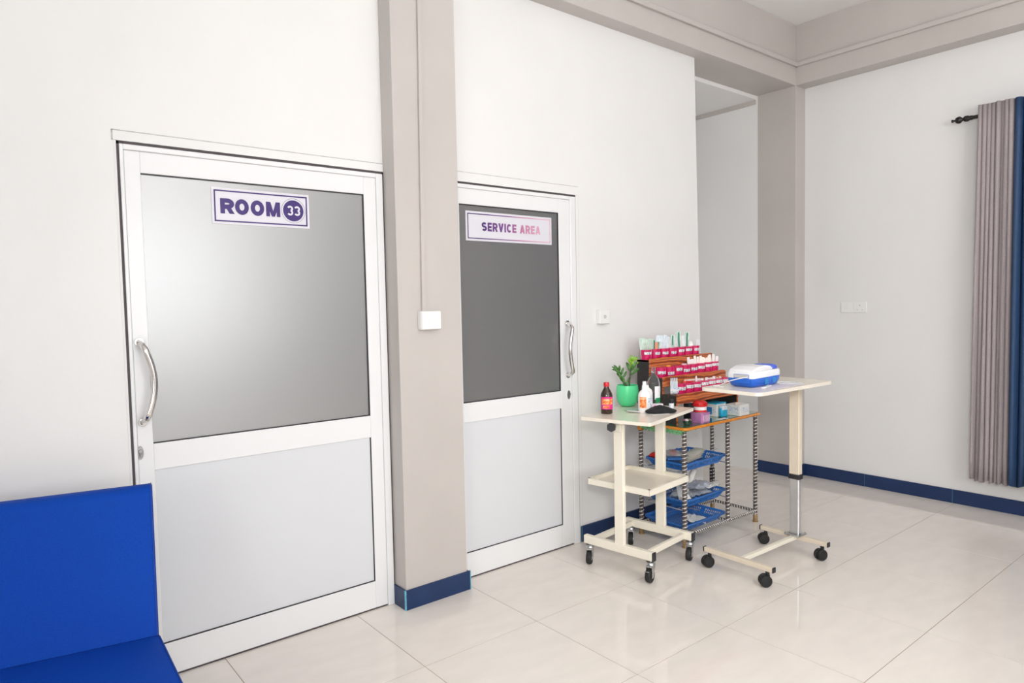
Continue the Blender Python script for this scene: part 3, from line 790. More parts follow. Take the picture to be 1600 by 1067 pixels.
# ------------------------------------------------------------------ blue baskets with pierced sides
def basket(label, x, y, z, w, d, hgt, rot):
    t = thing('plastic_basket', label, 'basket', (x, y, z), rot, 'blue baskets hung in the stand')
    k = .82
    def P(u, v, s, f):   # perimeter walls: s side 0..3, u along, f height 0 bottom..1 top
        W_ = (w * (k + (1 - k) * f)) / 2; D_ = (d * (k + (1 - k) * f)) / 2; zz = -hgt + hgt * f
        return [(-W_ + 2 * W_ * u, -D_, zz), (W_, -D_ + 2 * D_ * u, zz), (W_ - 2 * W_ * u, D_, zz), (-W_, D_ - 2 * D_ * u, zz)][s]
    b = NB()
    def quad(s, u0, u1, f0, f1):
        vs = [b.verts.new(P(u0, 0, s, f0)), b.verts.new(P(u1, 0, s, f0)), b.verts.new(P(u1, 0, s, f1)), b.verts.new(P(u0, 0, s, f1))]
        b.faces.new(vs)
    for s in range(4):
        quad(s, 0, 1, 0, .22); quad(s, 0, 1, .80, 1); quad(s, 0, 1, .47, .56)
        n = 30 if s % 2 == 0 else 20
        for i in range(n):
            q = i / n
            big = (i % 10 in (0, 9))
            u1 = (i + (1 if big else .45)) / n
            quad(s, q, u1, .22, .47); quad(s, q, u1, .56, .80)
    # rows of the floor
    W0, D0 = w * k / 2, d * k / 2
    for i in range(14):
        x0 = -W0 + 2 * W0 * i / 14
        vs = [b.verts.new((x0, -D0, -hgt)), b.verts.new((x0 + 2 * W0 / 14 * .7, -D0, -hgt)), b.verts.new((x0 + 2 * W0 / 14 * .7, D0, -hgt)), b.verts.new((x0, D0, -hgt))]
        b.faces.new(vs)
    for i in range(8):
        y0 = -D0 + 2 * D0 * i / 8
        vs = [b.verts.new((-W0, y0, -hgt - .0002)), b.verts.new((W0, y0, -hgt - .0002)), b.verts.new((W0, y0 + 2 * D0 / 8 * .5, -hgt - .0002)), b.verts.new((-W0, y0 + 2 * D0 / 8 * .5, -hgt - .0002))]
        b.faces.new(vs)
    o = obj('basket_body', b, m_basket, t); thick(o, .0018)
    b = NB()
    out = rrect(w + .018, d + .018, .03, 4); inn = rrect(w - .004, d - .004, .022, 4)
    A = [b.verts.new((*q, 0)) for q in out]; B = [b.verts.new((*q, .001)) for q in inn]; C_ = [b.verts.new((*q, -.012)) for q in out]
    n = len(A)
    for i in range(n):
        j = (i + 1) % n
        b.faces.new((A[i], A[j], B[j], B[i])); b.faces.new((A[i], C_[i], C_[j], A[j]))
    o = obj('rim', b, m_basket, t, smooth=50); thick(o, .002)
    b = NB()
    for x0 in (-w * .25, w * .25):
        for s in (-1, 1): box(b, (x0 - .006, s * (d / 2 + .004) - .004, .0), (x0 + .006, s * (d / 2 + .004) + .004, .006), .001)
    obj('lug', b, m_basket, t)
    return t
basket('blue perforated basket, topmost of three in the stand, holding red and cream packets', 3.503, -.322, .492, .415, .292, .052, -.01)
basket('blue perforated basket, middle of three in the stand, heaped with clear packets', 3.503, -.322, .270, .420, .288, .052, .0)
basket('blue perforated basket resting lowest in the stand with one white pouch', 3.485, -.328, .128, .415, .300, .046, .01)

def packet(name, label, cat, m, loc, sx_, sy_, sz, rot=(0, 0, 0), crumple=.0, group=None, n=6, seed=0):
    """soft flat pack: thin pillow in local XY"""
    rnd = random.Random(seed + int(sx_ * 1e4) + int(sy_ * 1e4)); b = NB()
    g = {}
    for side in (1, -1):
        for i in range(n + 1):
            for j in range(n + 1):
                u, v = i / n, j / n
                edge = i in (0, n) or j in (0, n)
                if edge and side == -1: g[(side, i, j)] = g[(1, i, j)]; continue
                bul = (math.sin(PI * u) * math.sin(PI * v)) ** .5 if not edge else 0
                z = side * sz / 2 * bul + rnd.uniform(-1, 1) * crumple
                g[(side, i, j)] = b.verts.new(((u - .5) * sx_ + rnd.uniform(-1, 1) * crumple * .5, (v - .5) * sy_ + rnd.uniform(-1, 1) * crumple * .5, z + sz / 2 + crumple))
    for side in (1, -1):
        for i in range(n):
            for j in range(n):
                q = [g[(side, i, j)], g[(side, i + 1, j)], g[(side, i + 1, j + 1)], g[(side, i, j + 1)]]
                b.faces.new(q if side == 1 else list(reversed(q)))
    o = obj(name, b, m, None, loc=loc, rot=rot, smooth=35)
    return tag(o, label, cat, group)
# basket 1 contents (floor of the basket at z .438)
for k in range(6):
    packet('paper_packet', ('lowest', 'second lowest', 'third lowest', 'third highest', 'second highest', 'topmost')[k] + ' long cream wrapped packet of the stack in top basket', 'packet', m_creampack, (3.598 - .012 * (k % 2), -.300 - .004 * k, .4440 + .0105 * k), .205, .062, .010, (0, -.03, .10 + .05 * (k % 3)), .0010, 'cream packets stacked in top basket', 8, k)
packet('plastic_packet', 'clear packet with red tips at trolley end of top blue basket', 'packet', m_redstuff, (3.345, -.200, .476), .075, .06, .034, (.1, 0, .5), .004, None, 6, 3)
packet('plastic_packet', 'red and clear packet leaning behind trolley post in top basket', 'packet', m_redstuff, (3.440, -.262, .484), .075, .055, .036, (.3, .1, .2), .004, None, 6, 4)
packet('plastic_packet', 'crumpled clear sleeve wrapped round red packet in top blue basket', 'packet', m_film, (3.435, -.285, .466), .15, .13, .055, (.2, .1, .1), .006, None, 8, 5)
b = NB(); box(b, (-.055, -.035, 0), (.055, .035, .012), .006, seg=3); tag(obj('plastic_tray', b, m_basket, None, loc=(3.350, -.362, .4975), rot=(0, 0, -.75), smooth=50), 'small blue plastic lid on front rim of the top blue basket', 'lid')
packet('paper_packet', 'flat white packet lying before the cream stack in top basket', 'packet', m_paper, (3.62, -.400, .4440), .15, .05, .006, (0, 0, .12), .001, None, 6, 9)
# basket 2 contents (floor .218)
for k, (x_, y_, r_, zz) in enumerate(((3.50, -.30, .2, .2195), (3.56, -.36, -.3, .232), (3.44, -.34, .5, .240), (3.60, -.30, .1, .252), (3.53, -.34, -.5, .270), (3.55, -.38, .2, .286))):
    packet('plastic_packet', 'crumpled clear plastic packet heaped in middle blue basket', 'packet', m_greypack if k % 2 else m_film, (x_, y_, zz), .17, .12, .03, (random.uniform(-.12, .12), random.uniform(-.12, .12), r_), .007, 'clear packets heaped in middle basket', 9, k)
packet('plastic_packet', 'white plastic packet hanging over far rim of middle blue basket', 'packet', m_paper, (3.645, -.405, .281), .16, .05, .012, (.1, .03, .1), .004, None, 8, 3)
for k in range(4):
    packet('paper_packet', ('first', 'second', 'third', 'fourth')[k] + ' from trolley of the long pale packets tilted in middle basket', 'packet', m_tan if k % 2 else m_creampack, (3.545 + .012 * k, -.325 + .010 * k, .322 + .003 * k), .17, .030, .006, (.2, -.80 + .06 * k, .15), .001, 'tilted pale packets in middle basket', 6, k)
for k in range(3):
    packet('paper_packet', ('nearest', 'middle', 'farthest')[k] + ' of narrow white packets beside trolley post in middle basket', 'packet', m_paper, (3.385 + .018 * k, -.36 + .010 * k, .272 + .005 * k), .19, .022, .008, (.1, -.22, .75), .001, 'narrow white packets in middle basket', 6, k)
b = NB(); box(b, (-.03, -.018, 0), (.03, .018, .001)); o = obj('paper_tag', b, m_labwhite, None, loc=(3.340, -.440, .2795), rot=(.5, 0, -.3)); tag(o, 'small white tag with dark print on middle basket edge', 'tag')
b = NB(); box(b, (-.012, -.007, .001), (.012, .007, .0016)); obj('print', b, m_black, o)
# basket 3
packet('paper_pouch', 'crumpled white paper pouch lying in the lowest blue basket', 'pouch', m_paper, (3.505, -.385, .088), .13, .13, .016, (.12, -.05, .6), .006, None, 9, 2)

# ------------------------------------------------------------------ stepped rack
RX0, RX1 = 3.285, 3.930
RK = thing('stepped_rack', 'three-step wooden rack with black sides standing on glass-topped stand', 'rack', (0, 0, 0))
sp_poly = [(-.120, .7225), (-.120, 1.098), (-.213, 1.098), (-.213, .992), (-.315, .992), (-.315, .895), (-.418, .895), (-.418, .7225)]
for x_ in (RX0, RX1 - .014):
    b = NB(); prism(b, sp_poly, 0, x_, x_ + .014); sp_ = obj('side_panel', b, m_blackpaint, RK)
    b = NB()
    for y_, z0, z1 in ((-.2135, .992, 1.05), (-.3155, .895, .945), (-.4185, .7225, .85)): box(b, (x_ - .0005, y_ - .0012, z0), (x_ + .0145, y_, z1))
    obj('edge_strip', b, m_wood, sp_)
for (y0, y1, z) in ((-.118, -.213, 1.0985), (-.213, -.315, .9925), (-.315, -.418, .8955)):
    b = NB(); box(b, (RX0 + .014 if z < 1.09 else RX0, y1, z - .012), (RX1 - .014 if z < 1.09 else RX1, y0, z), .001); obj('shelf', b, m_wood, RK)
for y_, z0, z1 in ((-.214, 1.040, 1.108), (-.316, .941, 1.0), (-.419, .846, .903)):
    b = NB()
    pl = [(RX0, z0), (RX1 - .012, z0), (RX1, z0 + .012), (RX1, z1 - .014), (RX1 - .006, z1 - .003), (RX1 - .02, z1), (RX0, z1)]
    prism(b, pl, 1, y_ - .012, y_); obj('front_board', b, m_wood, RK)

# pink cups: rows (y, z base, list of cup centre x)
def make_cup(h=.060, r=.036):
    b = NB(); lathe(b, [(r * .90, 0), (r, h), (r - .002, h), (r * .90 - .002, .003), (.0005, .003)], 24)
    return b
cup_mesh = mesh_of('cup_body', make_cup(), m_pink, 50)
rim_mesh = mesh_of('cup_rim', lathe(NB(), [(.0355, .0575), (.0372, .058), (.0372, .061), (.0345, .061)], 24), m_pink, 50)
ORD = ['first', 'second', 'third', 'fourth', 'fifth', 'sixth', 'seventh', 'eighth', 'ninth']
CUP_A = -2.22      # direction of the labels (towards the room)
cup_pos = {}
def cup(row, i, x, y, z, desc, lab_dz=0, lab_da=0, lab_h=.017, tilt=0, total=7):
    rowname = ('top', 'middle', 'bottom')[row]
    place = ORD[i] + ' from plant end'
    t = thing('storage_cup', 'magenta cup %s of %s row, %s' % (place, rowname, desc), 'cup', (x, y, z + .0005), 0, 'magenta cups on the stepped rack')
    obj('cup_body', cup_mesh, None, t); obj('cup_rim', rim_mesh, None, t)
    b = NB(); r = .0352
    lathe(b, [(r + .0004, .026 + lab_dz), (r + .0014, .026 + lab_dz), (r + .0018, .026 + lab_h + lab_dz), (r + .0008, .026 + lab_h + lab_dz)], 8, a0=CUP_A + .35 + lab_da - .80, a1=CUP_A + .35 + lab_da + .80, closed=False)
    o = obj('paper_label', b, m_scrib, t); o['label'] = 'white label with blue handwriting'
    cup_pos[(row, i)] = (x, y, z)
    return t
r1 = [3.315, 3.398, 3.481, 3.563, 3.646, 3.728, 3.810]
d1 = ['pale green wrapped packs inside', 'green and peach printed packs', 'tall bluish white packs', 'one clear printed pack', 'tall pack with green stripe', 'green-edged pale pack', 'one short clear packet']
for i, x_ in enumerate(r1): cup(0, i, x_, -.165, 1.0985, d1[i], random.uniform(-.004, .006), random.uniform(-.1, .5))
r2 = [3.335, 3.415, 3.494, 3.573, 3.652, 3.731, 3.810, 3.885]
d2 = ['slanted label, nothing showing', 'yellow wrapper just showing', 'high label', 'pinkish lining at the rim', 'white paper packs', 'cream packs', 'many cream packs', 'white packs at rack end']
for i, x_ in enumerate(r2): cup(1, i, x_, -.262, .9925, d2[i], (-.004, -.014, .004, -.008, -.004, .0, .006, .008)[i], (-.25, .1, .2, .1, .1, 0, 0, 0)[i], .018)
r3 = [3.395, 3.472, 3.549, 3.626, 3.703, 3.780, 3.857]
d3 = ['low and lilac at its side', 'red caps inside', 'behind white dropper bottle', 'white strips inside', 'white tubes inside', 'brown packets inside', 'empty beside device']
for i, x_ in enumerate(r3): cup(2, i, x_ + .0, -.362, .8955, d3[i], (-.004, .002, .0, .006, .008, .008, .006)[i], (-.1, 0, 0, 0, 0, 0, 0)[i], .02)

def slab(name, label, cat, m, cup_, dx, dy, w, hh, th=.0025, lean=(0, 0), rz=.6, group=None, stripe=None, sh=.5, top=None):
    """thin wrapped pack standing in a cup"""
    cx_, cy_, cz = cup_pos[cup_]
    b = NB()
    n = 6
    A = []
    for k in range(n + 1):
        f = k / n; ww = w / 2 * (1 - .12 * (f > .9)); cu_ = .002 * math.sin(3 * f + dx * 90)
        A.append([b.verts.new((s * ww, cu_ + tt * th / 2, hh * f)) for s, tt in ((-1, -1), (1, -1), (1, 1), (-1, 1))])
    for k in range(n):
        for j in range(4): b.faces.new((A[k][j], A[k][(j + 1) % 4], A[k + 1][(j + 1) % 4], A[k + 1][j]))
    b.faces.new(list(reversed(A[0]))); b.faces.new(A[-1])
    o = obj(name, b, m, None, loc=(cx_ + dx, cy_ + dy, cz + .0045), rot=(lean[0], lean[1], rz))
    tag(o, label, cat, group)
    if stripe:
        b = NB(); box(b, (-w * .12, -th - .0022, hh * sh), (w * .16, -th / 2 - .0018, hh * .96), .0003); obj('print', b, stripe, o)
    return o
def packs(cup_, n, m, w, hmin, hmax, label, group, stripe=None, sh=.6, spread=.018, seed=1, nm='wrapped_pack'):
    rnd = random.Random(seed)
    for k in range(n):
        u = (k / (n - 1) - .5) * 2 if n > 1 else 0
        pl_ = ORD[k]
        slab(nm, label + ', ' + pl_ + ' from plant side', 'packet', m, cup_, u * spread, -u * spread * .3 + rnd.uniform(-.003, .003), w, rnd.uniform(hmin, hmax), .003,
             (rnd.uniform(-.04, .04), u * .10 + rnd.uniform(-.03, .03)), -.65 + rnd.uniform(-.3, .3), group, stripe, sh)
packs((0, 0), 5, m_filmgreen, .030, .115, .135, 'pale green wrapped pack in first cup of top row', 'green packs in first top cup', seed=1)
packs((0, 1), 3, m_filmgreen, .030, .100, .125, 'green printed clear pack in second cup of top row', 'green printed packs in second top cup', m_darkgreen, .45, seed=2)
slab('wrapped_pack', 'pack with peach print in second cup of top row', 'packet', m_flesh, (0, 1), .004, -.014, .020, .100, rz=-.6)
packs((0, 2), 5, m_filmblue, .030, .130, .150, 'tall bluish white pack in third cup of top row', 'bluish packs in third top cup', seed=3)
slab('wrapped_pack', 'wide grey-blue film pack between third and fourth top cups', 'packet', m_film, (0, 3), -.012, .010, .036, .125, rz=-.6)
slab('wrapped_pack', 'clear pack with dark green lettering in fourth cup of top row', 'packet', m_filmgreen, (0, 3), .012, -.005, .028, .140, rz=-.6, stripe=m_darkgreen, sh=.52)
slab('wrapped_pack', 'tall pale green pack with dark stripe in fifth cup', 'packet', m_filmgreen, (0, 4), .006, 0, .036, .158, rz=-.7, lean=(0, -.04), stripe=m_darkgreen, sh=.2)
slab('wrapped_pack', 'short clear pack behind the striped pack in fifth cup', 'packet', m_film, (0, 4), -.010, .012, .030, .135, rz=-.7)
slab('wrapped_pack', 'tall pale pack with broken green line in sixth cup', 'packet', m_filmgreen, (0, 5), .0, 0, .034, .152, rz=-.7, lean=(0, .03), stripe=m_darkgreen, sh=.35)
slab('wrapped_pack', 'pale film pack leaning towards plant in sixth cup of top row', 'packet', m_film, (0, 5), -.014, .008, .030, .130, rz=-.7, lean=(0, -.06))
packs((0, 6), 2, m_film, .026, .085, .105, 'short clear pack in last cup of top row', 'clear packs in last top cup', seed=4)
slab('wrapped_pack', 'yellow wrapper lying in second cup of middle row', 'packet', m_yellow, (1, 1), .0, .0, .030, .064, rz=-.6)
slab('wrapped_pack', 'pale pink wrapper in fourth cup of middle row', 'packet', m_lilac, (1, 3), .0, .0, .034, .064, rz=-.6)
packs((1, 4), 4, m_paper, .018, .085, .105, 'white paper pack in fifth cup of middle row', 'white packs in fifth middle cup', seed=5)
packs((1, 5), 4, m_creampack, .016, .090, .108, 'cream pack in sixth cup of middle row', 'cream packs in sixth middle cup', seed=6)
packs((1, 6), 5, m_creampack, .016, .085, .108, 'cream pack in seventh cup of middle row', 'cream packs in seventh middle cup', seed=7)
packs((1, 7), 3, m_paper, .018, .078, .105, 'white pack in last cup of middle row', 'white packs in last middle cup', seed=8)
packs((2, 1), 4, m_redstuff, .014, .062, .070, 'red capped tube in second cup of bottom row', 'red tubes in second bottom cup', seed=9, nm='capped_tube')
packs((2, 3), 3, m_paper, .018, .064, .072, 'white strip in fourth cup of bottom row', 'white strips in fourth bottom cup', seed=10)
packs((2, 4), 4, m_paper, .018, .064, .076, 'white tube in fifth cup of bottom row', 'white tubes in fifth bottom cup', seed=11)
packs((2, 5), 3, m_tan, .016, .062, .072, 'brown packet in sixth cup of bottom row', 'brown packets in sixth bottom cup', seed=12)
b = NB(); box(b, (-.085, -.008, 0), (.085, .008, .012), .004, seg=2)
tag(obj('white_ruler', b, m_creampack, None, loc=(3.545, -.345, .9585), rot=(0, .03, .05)), 'long off-white packet laid across bottom row cups', 'packet')
# dropper bottle in third bottom cup
t = thing('dropper_bottle', 'tiny white dropper bottle standing in third bottom row cup', 'bottle', (3.560, -.362, .8995))
b = NB(); lathe(b, [(.011, 0), (.011, .055), (.006, .062)], 14); obj('bottle_body', b, m_white, t, smooth=40)
b = NB(); lathe(b, [(.006, .062), (.006, .080), (.003, .090), (.0005, .090)], 12); obj('bottle_cap', b, m_white, t, smooth=40)
# clear blister pack at left of bottom row
t = thing('blister_pack', 'bent bluish clear ampoule pack at plant end of the bottom row', 'packet', (3.325, -.372, .896), -.5)
b = NB()
for k in range(4):
    lathe(b, [(.0005, 0), (.0062, .006), (.0062, .075), (.0035, .085), (.0045, .100)], 8, c=(-.018 + .012 * k, .002 * math.sin(k), 0))
obj('ampoule_strip', b, m_filmblue, t, smooth=40)
b = NB(); box(b, (-.026, -.0095, .012), (.026, -.0075, .040), .0005); obj('paper_label', b, m_print, t)

# ------------------------------------------------------------------ things on the stand
ZS = .7225
t = thing('plastic_jar', 'red-lidded clear jar stacked on the purple tub', 'jar', (3.468, -.455, ZS + .062))
b = NB(); lathe(b, [(.036, 0), (.039, .004), (.039, .042), (.036, .046)], 24); obj('jar_body', b, m_labwhite, t, smooth=40)
b = NB(); lathe(b, [(.0395, .002), (.0400, .012), (.0395, .014)], 24); obj('red_band', b, m_red, t, smooth=40)
b = NB()
lathe(b, [(.040, .034), (.042, .038), (.041, .058), (.034, .066), (.020, .069), (.0005, .069)], 28)
for k in range(28):
    a_ = 2 * PI * k / 28; box(b, (.0418 * math.cos(a_) - .001, .0418 * math.sin(a_) - .001, .040), (.0418 * math.cos(a_) + .001, .0418 * math.sin(a_) + .001, .056))
o = obj('jar_lid', b, m_red, t, smooth=40); o['label'] = 'red ribbed lid'
t = thing('plastic_tub', 'square purple plastic tub under the red-lidded jar', 'tub', (3.468, -.456, ZS), .02)
b = NB(); prism(b, rrect(.088, .088, .014, 4), 2, 0, .056); obj('tub_body', b, m_purp2, t, smooth=40)
b = NB(); prism(b, rrect(.092, .092, .016, 4), 2, .052, .0615); obj('tub_lid', b, m_purp2, t, smooth=40)
b = NB()
for k in range(5): box(b, (-.03 + .014 * k, -.0452, .008), (-.026 + .014 * k, -.0438, .048))
obj('print', b, m_lilac, t)
b = NB(); box(b, (-.03, -.02, 0), (.03, .02, .105), .002); dk = obj('medicine_carton', b, m_black, None, loc=(3.470, -.372, ZS + .0003), rot=(0, 0, .1)); tag(dk, 'dark upright carton hidden behind the red-lidded jar', 'box')
t = thing('kidney_dish', 'small shiny steel bowl on the green stand top by trolley', 'bowl', (3.345, -.452, ZS), .4)
b = NB(); lathe(b, [(.0005, .0), (.022, .0), (.037, .024), (.040, .026), (.037, .026), (.021, .003), (.0005, .003)], 24, sx=1.15, sy=.8); obj('bowl_body', b, m_chrome, t, smooth=50)
b = NB(); box(b, (.036, -.006, .024), (.064, .006, .0265), .001); obj('bowl_handle', b, m_chrome, t)
def carton(label, x, y, w, d, h, rz, m, group=None):
    t = thing('carton', label, 'box', (x, y, ZS), rz)
    b = NB(); box(b, (-w / 2, -d / 2, 0), (w / 2, d / 2, h), .0015); obj('box_body', b, m, t)
    return t
t = carton('blue and white mask box behind the cyan packet on stand', 3.737, -.384, .10, .080, .082, .0, m_paper)
b = NB(); box(b, (-.0508, -.004, .012), (-.0496, .034, .058)); obj('print', b, m_labblue, t)
b = NB(); box(b, (-.052, -.042, .078), (.052, .042, .0865), .002); o = obj('box_lid', b, m_cyan, t, rot=(0, 0, 0)); o['label'] = 'bright blue lid flap'
b = NB(); box(b, (-.0508, -.034, .02), (-.0496, -.010, .06)); obj('print', b, m_print, t)
t = thing('tissue_packet', 'upright cyan and white packet in front of the cartons', 'packet', (3.722, -.447, ZS), -.1)
b = NB(); box(b, (-.029, -.013, 0), (.029, .013, .060), .008, seg=3); obj('packet_body', b, m_cyan, t, smooth=50)
b = NB(); box(b, (-.026, -.0145, .042), (.026, .0145, .073), .006, seg=2); obj('packet_top', b, m_filmblue, t, smooth=50)
t = carton('white glove carton with torn top opening beside mask box', 3.858, -.462, .108, .100, .070, .0, m_paper)
b = NB(); box(b, (-.0545, -.038, .014), (-.0536, .030, .056)); obj('print', b, m_print, t)
b = NB(); box(b, (-.043, -.0507, .020), (.043, -.0498, .052)); obj('print', b, m_print, t)
b = NB(); prism(b, [(.036 * math.cos(k * PI / 10), .020 * math.sin(k * PI / 10)) for k in range(20)], 2, .0700, .0712); obj('opening', b, m_tan, t)
b = NB(); lathe(b, [(.026, .071), (.020, .077), (.010, .080), (.0005, .079)], 9, sx=1.3, sy=.5); obj('glove_tuft', b, m_tan, t, smooth=80)
b = NB(); box(b, (-.045, -.016, 0), (.045, .016, .003), .001); tag(obj('white_strip', b, m_paper, None, loc=(3.640, -.492, ZS + .0005), rot=(0, 0, -.02)), 'flat white strip at front edge of the stand top', 'strip')

# ------------------------------------------------------------------ things on the cream trolley
ZC = .8485
t = thing('medicine_bottle', 'dark brown bottle with red cap and pink label', 'bottle', (2.745, -.362, ZC), 0)
b = NB(); lathe(b, [(.030, 0), (.033, .004), (.033, .098), (.030, .112), (.022, .128), (.0145, .140), (.0135, .150), (.0005, .150)], 28); obj('bottle_body', b, m_brown, t, smooth=50)
b = NB(); lathe(b, [(.0150, .149), (.0155, .152), (.0155, .170), (.0145, .172), (.0005, .172)], 20); o = obj('bottle_cap', b, m_red, t, smooth=40)
b = NB(); patch(b, .0333, .026, .094, -2.25, 1.15, 14); lb = obj('label', b, m_labpink, t, smooth=60); lb['label'] = 'pink label'
b = NB(); patch(b, .0338, .052, .084, -2.25, .95, 12); obj('print', b, m_laborange, lb, smooth=60)
b = NB(); patch(b, .0338, .032, .046, -2.45, .55, 8); obj('print', b, m_laborange, lb, smooth=60)

# green pot with plant
PX, PY = 3.030, -.262
t = thing('potted_plant', 'glossy-leaved plant in bright green pot on cream trolley', 'plant', (PX, PY, ZC))
b = NB(); lathe(b, [(.030, 0), (.046, .006), (.060, .030), (.065, .060), (.065, .095), (.061, .124), (.058, .124), (.061, .095), (.058, .100), (.0005, .100)], 36)
o = obj('pot', b, m_pot, t, smooth=60); o['label'] = 'rounded bright green plastic pot'
b = NB(); lathe(b, [(.058, .1005), (.02, .106), (.0005, .108)], 20); obj('soil', b, m_soil, t, smooth=60)
RT = Vector((math.cos(YAW), -math.sin(YAW), 0)); FW = Vector((math.sin(YAW), math.cos(YAW), 0))
def leaf_bm(L, w):
    b = NB(); n = 6; rows = []
    for k in range(n + 1):
        f = k / n; ww = w * math.sin(PI * min(1, f * .92 + .06)) ** .8 * (1 if k < n else .05)
        z = .10 * L * math.sin(f * PI)
        rows.append([b.verts.new((-ww / 2, L * f, z + .12 * ww)), b.verts.new((0, L * f, z)), b.verts.new((ww / 2, L * f, z + .12 * ww))])
    for k in range(n):
        for j in range(2): b.faces.new((rows[k][j], rows[k][j + 1], rows[k + 1][j + 1], rows[k + 1][j]))
    return b
leafA = mesh_of('leaf', leaf_bm(.055, .019), m_leaf, 80); leafB = mesh_of('leaf', leaf_bm(.050, .018), m_leaf2, 80)
def stem(parent, pts, leaves, young=0):
    b = NB(); P = [Vector(q) for q in pts]
    n = len(P); tube(b, P, [.0042 - .0028 * i / (n - 1) for i in range(n)], 8)
    s = obj('stem', b, m_stem, parent, smooth=60)
    for (f, side, elev, tw, sc) in leaves:
        i = min(n - 2, int(f * (n - 1))); q = f * (n - 1) - i
        p = P[i].lerp(P[i + 1], q); tdir = (P[i + 1] - P[i]).normalized()
        d = (RT * math.cos(elev) * side + Vector((0, 0, 1)) * math.sin(elev) + FW * tw).normalized()
        nrm = (-FW + Vector((0, 0, .5))).normalized()
        x_ = d.cross(nrm).normalized(); z_ = x_.cross(d)
        me = leafB if f >= young else leafA
        o = obj('leaf', me, None, s)
        M_ = Matrix((x_ * sc, d * sc, z_ * sc)).transposed().to_4x4(); M_.translation = p
        o.matrix_local = M_
    return s
def w2l(r, f, z): return RT * r + FW * f + Vector((0, 0, z))
stem(t, [w2l(-.004, 0, .10), w2l(-.014, -.004, .135), w2l(-.026, -.006, .165), w2l(-.044, -.008, .192), w2l(-.060, -.010, .212)],
     [(.42, -1, .75, .1, 1.05), (.5, 1, 1.05, .2, .9), (.66, -1, .75, -.15, 1.1), (.66, 1, 1.25, .1, .9), (.84, -1, 1.0, .2, 1.0), (.86, 1, 1.45, -.2, .85), (1.0, -1, .62, 0, .75), (1.0, -1, .15, .2, .6), (.12, -1, 1.9, .2, .8)], 2)
stem(t, [w2l(-.002, -.006, .10), w2l(-.020, -.015, .13), w2l(-.035, -.02, .15)], [(.4, -1, 1.35, .2, .95), (.9, -1, 1.15, -.1, 1.05), (1.0, 1, 1.3, 0, .7)], 2)
stem(t, [w2l(.012, .006, .10), w2l(.015, .006, .16), w2l(.020, .006, .20), w2l(.028, .004, .235), w2l(.034, .0, .262)],
     [(.38, 1, .62, .1, 1.25), (.5, -1, 1.2, .2, 1.15), (.56, 1, .95, -.1, 1.2), (.66, -1, 1.75, 0, 1.2), (.74, 1, .5, .2, 1.0), (.80, -1, .95, -.2, 1.0), (.97, 1, 1.2, .1, .75), (1.0, -1, 1.3, .1, .85), (1.0, 1, .55, -.1, .8), (1.0, -1, .8, -.2, .75), (.98, 1, .85, .2, .8)], .6)
stem(t, [w2l(.004, .01, .10), w2l(.0, .012, .125), w2l(-.01, .012, .14)], [(.6, 1, 1.05, .1, .9), (1.0, -1, .9, .1, .8)], 2)
b = NB(); lathe(b, [(.0005, 0), (.052, 0), (.062, .004), (.060, .005), (.050, .002), (.0005, .002)], 30); tag(obj('green_disc', b, m_filmgreen, None, loc=(2.925, -.415, ZC + .0003), smooth=60), 'pale green disc lying on trolley in front of green pot', 'saucer')  # flat pale green disc on the trolley top
b = NB(); box(b, (-.011, -.038, 0), (.011, .038, .004), .002); tag(obj('white_clip', b, m_white, None, loc=(2.860, -.455, ZC + .006), rot=(0, .0, .35)), 'small white plastic clip on the pale green disc', 'clip')

# white bottle in front with orange label
t = thing('spray_bottle', 'white bottle with narrow neck and orange label', 'bottle', (2.912, -.490, ZC), -.65)
b = NB(); lathe(b, [(.031, 0), (.034, .006), (.034, .095), (.030, .110), (.020, .122), (.0145, .126), (.013, .150), (.0105, .152), (.010, .172), (.0005, .172)], 28, sx=1.05, sy=.72)
obj('bottle_body', b, m_white, t, smooth=45)
b = NB(); lathe(b, [(.0352, .028), (.0356, .028), (.0356, .088), (.0352, .088)], 10, sx=1.05, sy=.74, a0=-PI / 2 - .95, a1=-PI / 2 + .10, closed=False); o = obj('label', b, m_laborange, t, smooth=60); o['label'] = 'orange and red printed label'
b = NB(); lathe(b, [(.0352, .030), (.0356, .030), (.0356, .080), (.0352, .080)], 10, sx=1.05, sy=.74, a0=-PI / 2 + .35, a1=-PI / 2 + 1.0, closed=False); obj('label', b, m_print, t, smooth=60)
t = thing('spray_bottle', 'shorter white bottle directly behind the orange-labelled one', 'bottle', (2.975, -.455, ZC), -.65)
b = NB(); lathe(b, [(.027, 0), (.030, .006), (.030, .100), (.026, .116), (.016, .126), (.011, .130), (.010, .142), (.0005, .143)], 24, sx=1.05, sy=.7)
obj('bottle_body', b, m_white, t, smooth=45)
b = NB(); lathe(b, [(.0312, .030), (.0316, .030), (.0316, .088), (.0312, .088)], 10, sx=1.05, sy=.72, a0=-PI / 2 - .9, a1=-PI / 2 + .9, closed=False); obj('label', b, m_print, t, smooth=60)
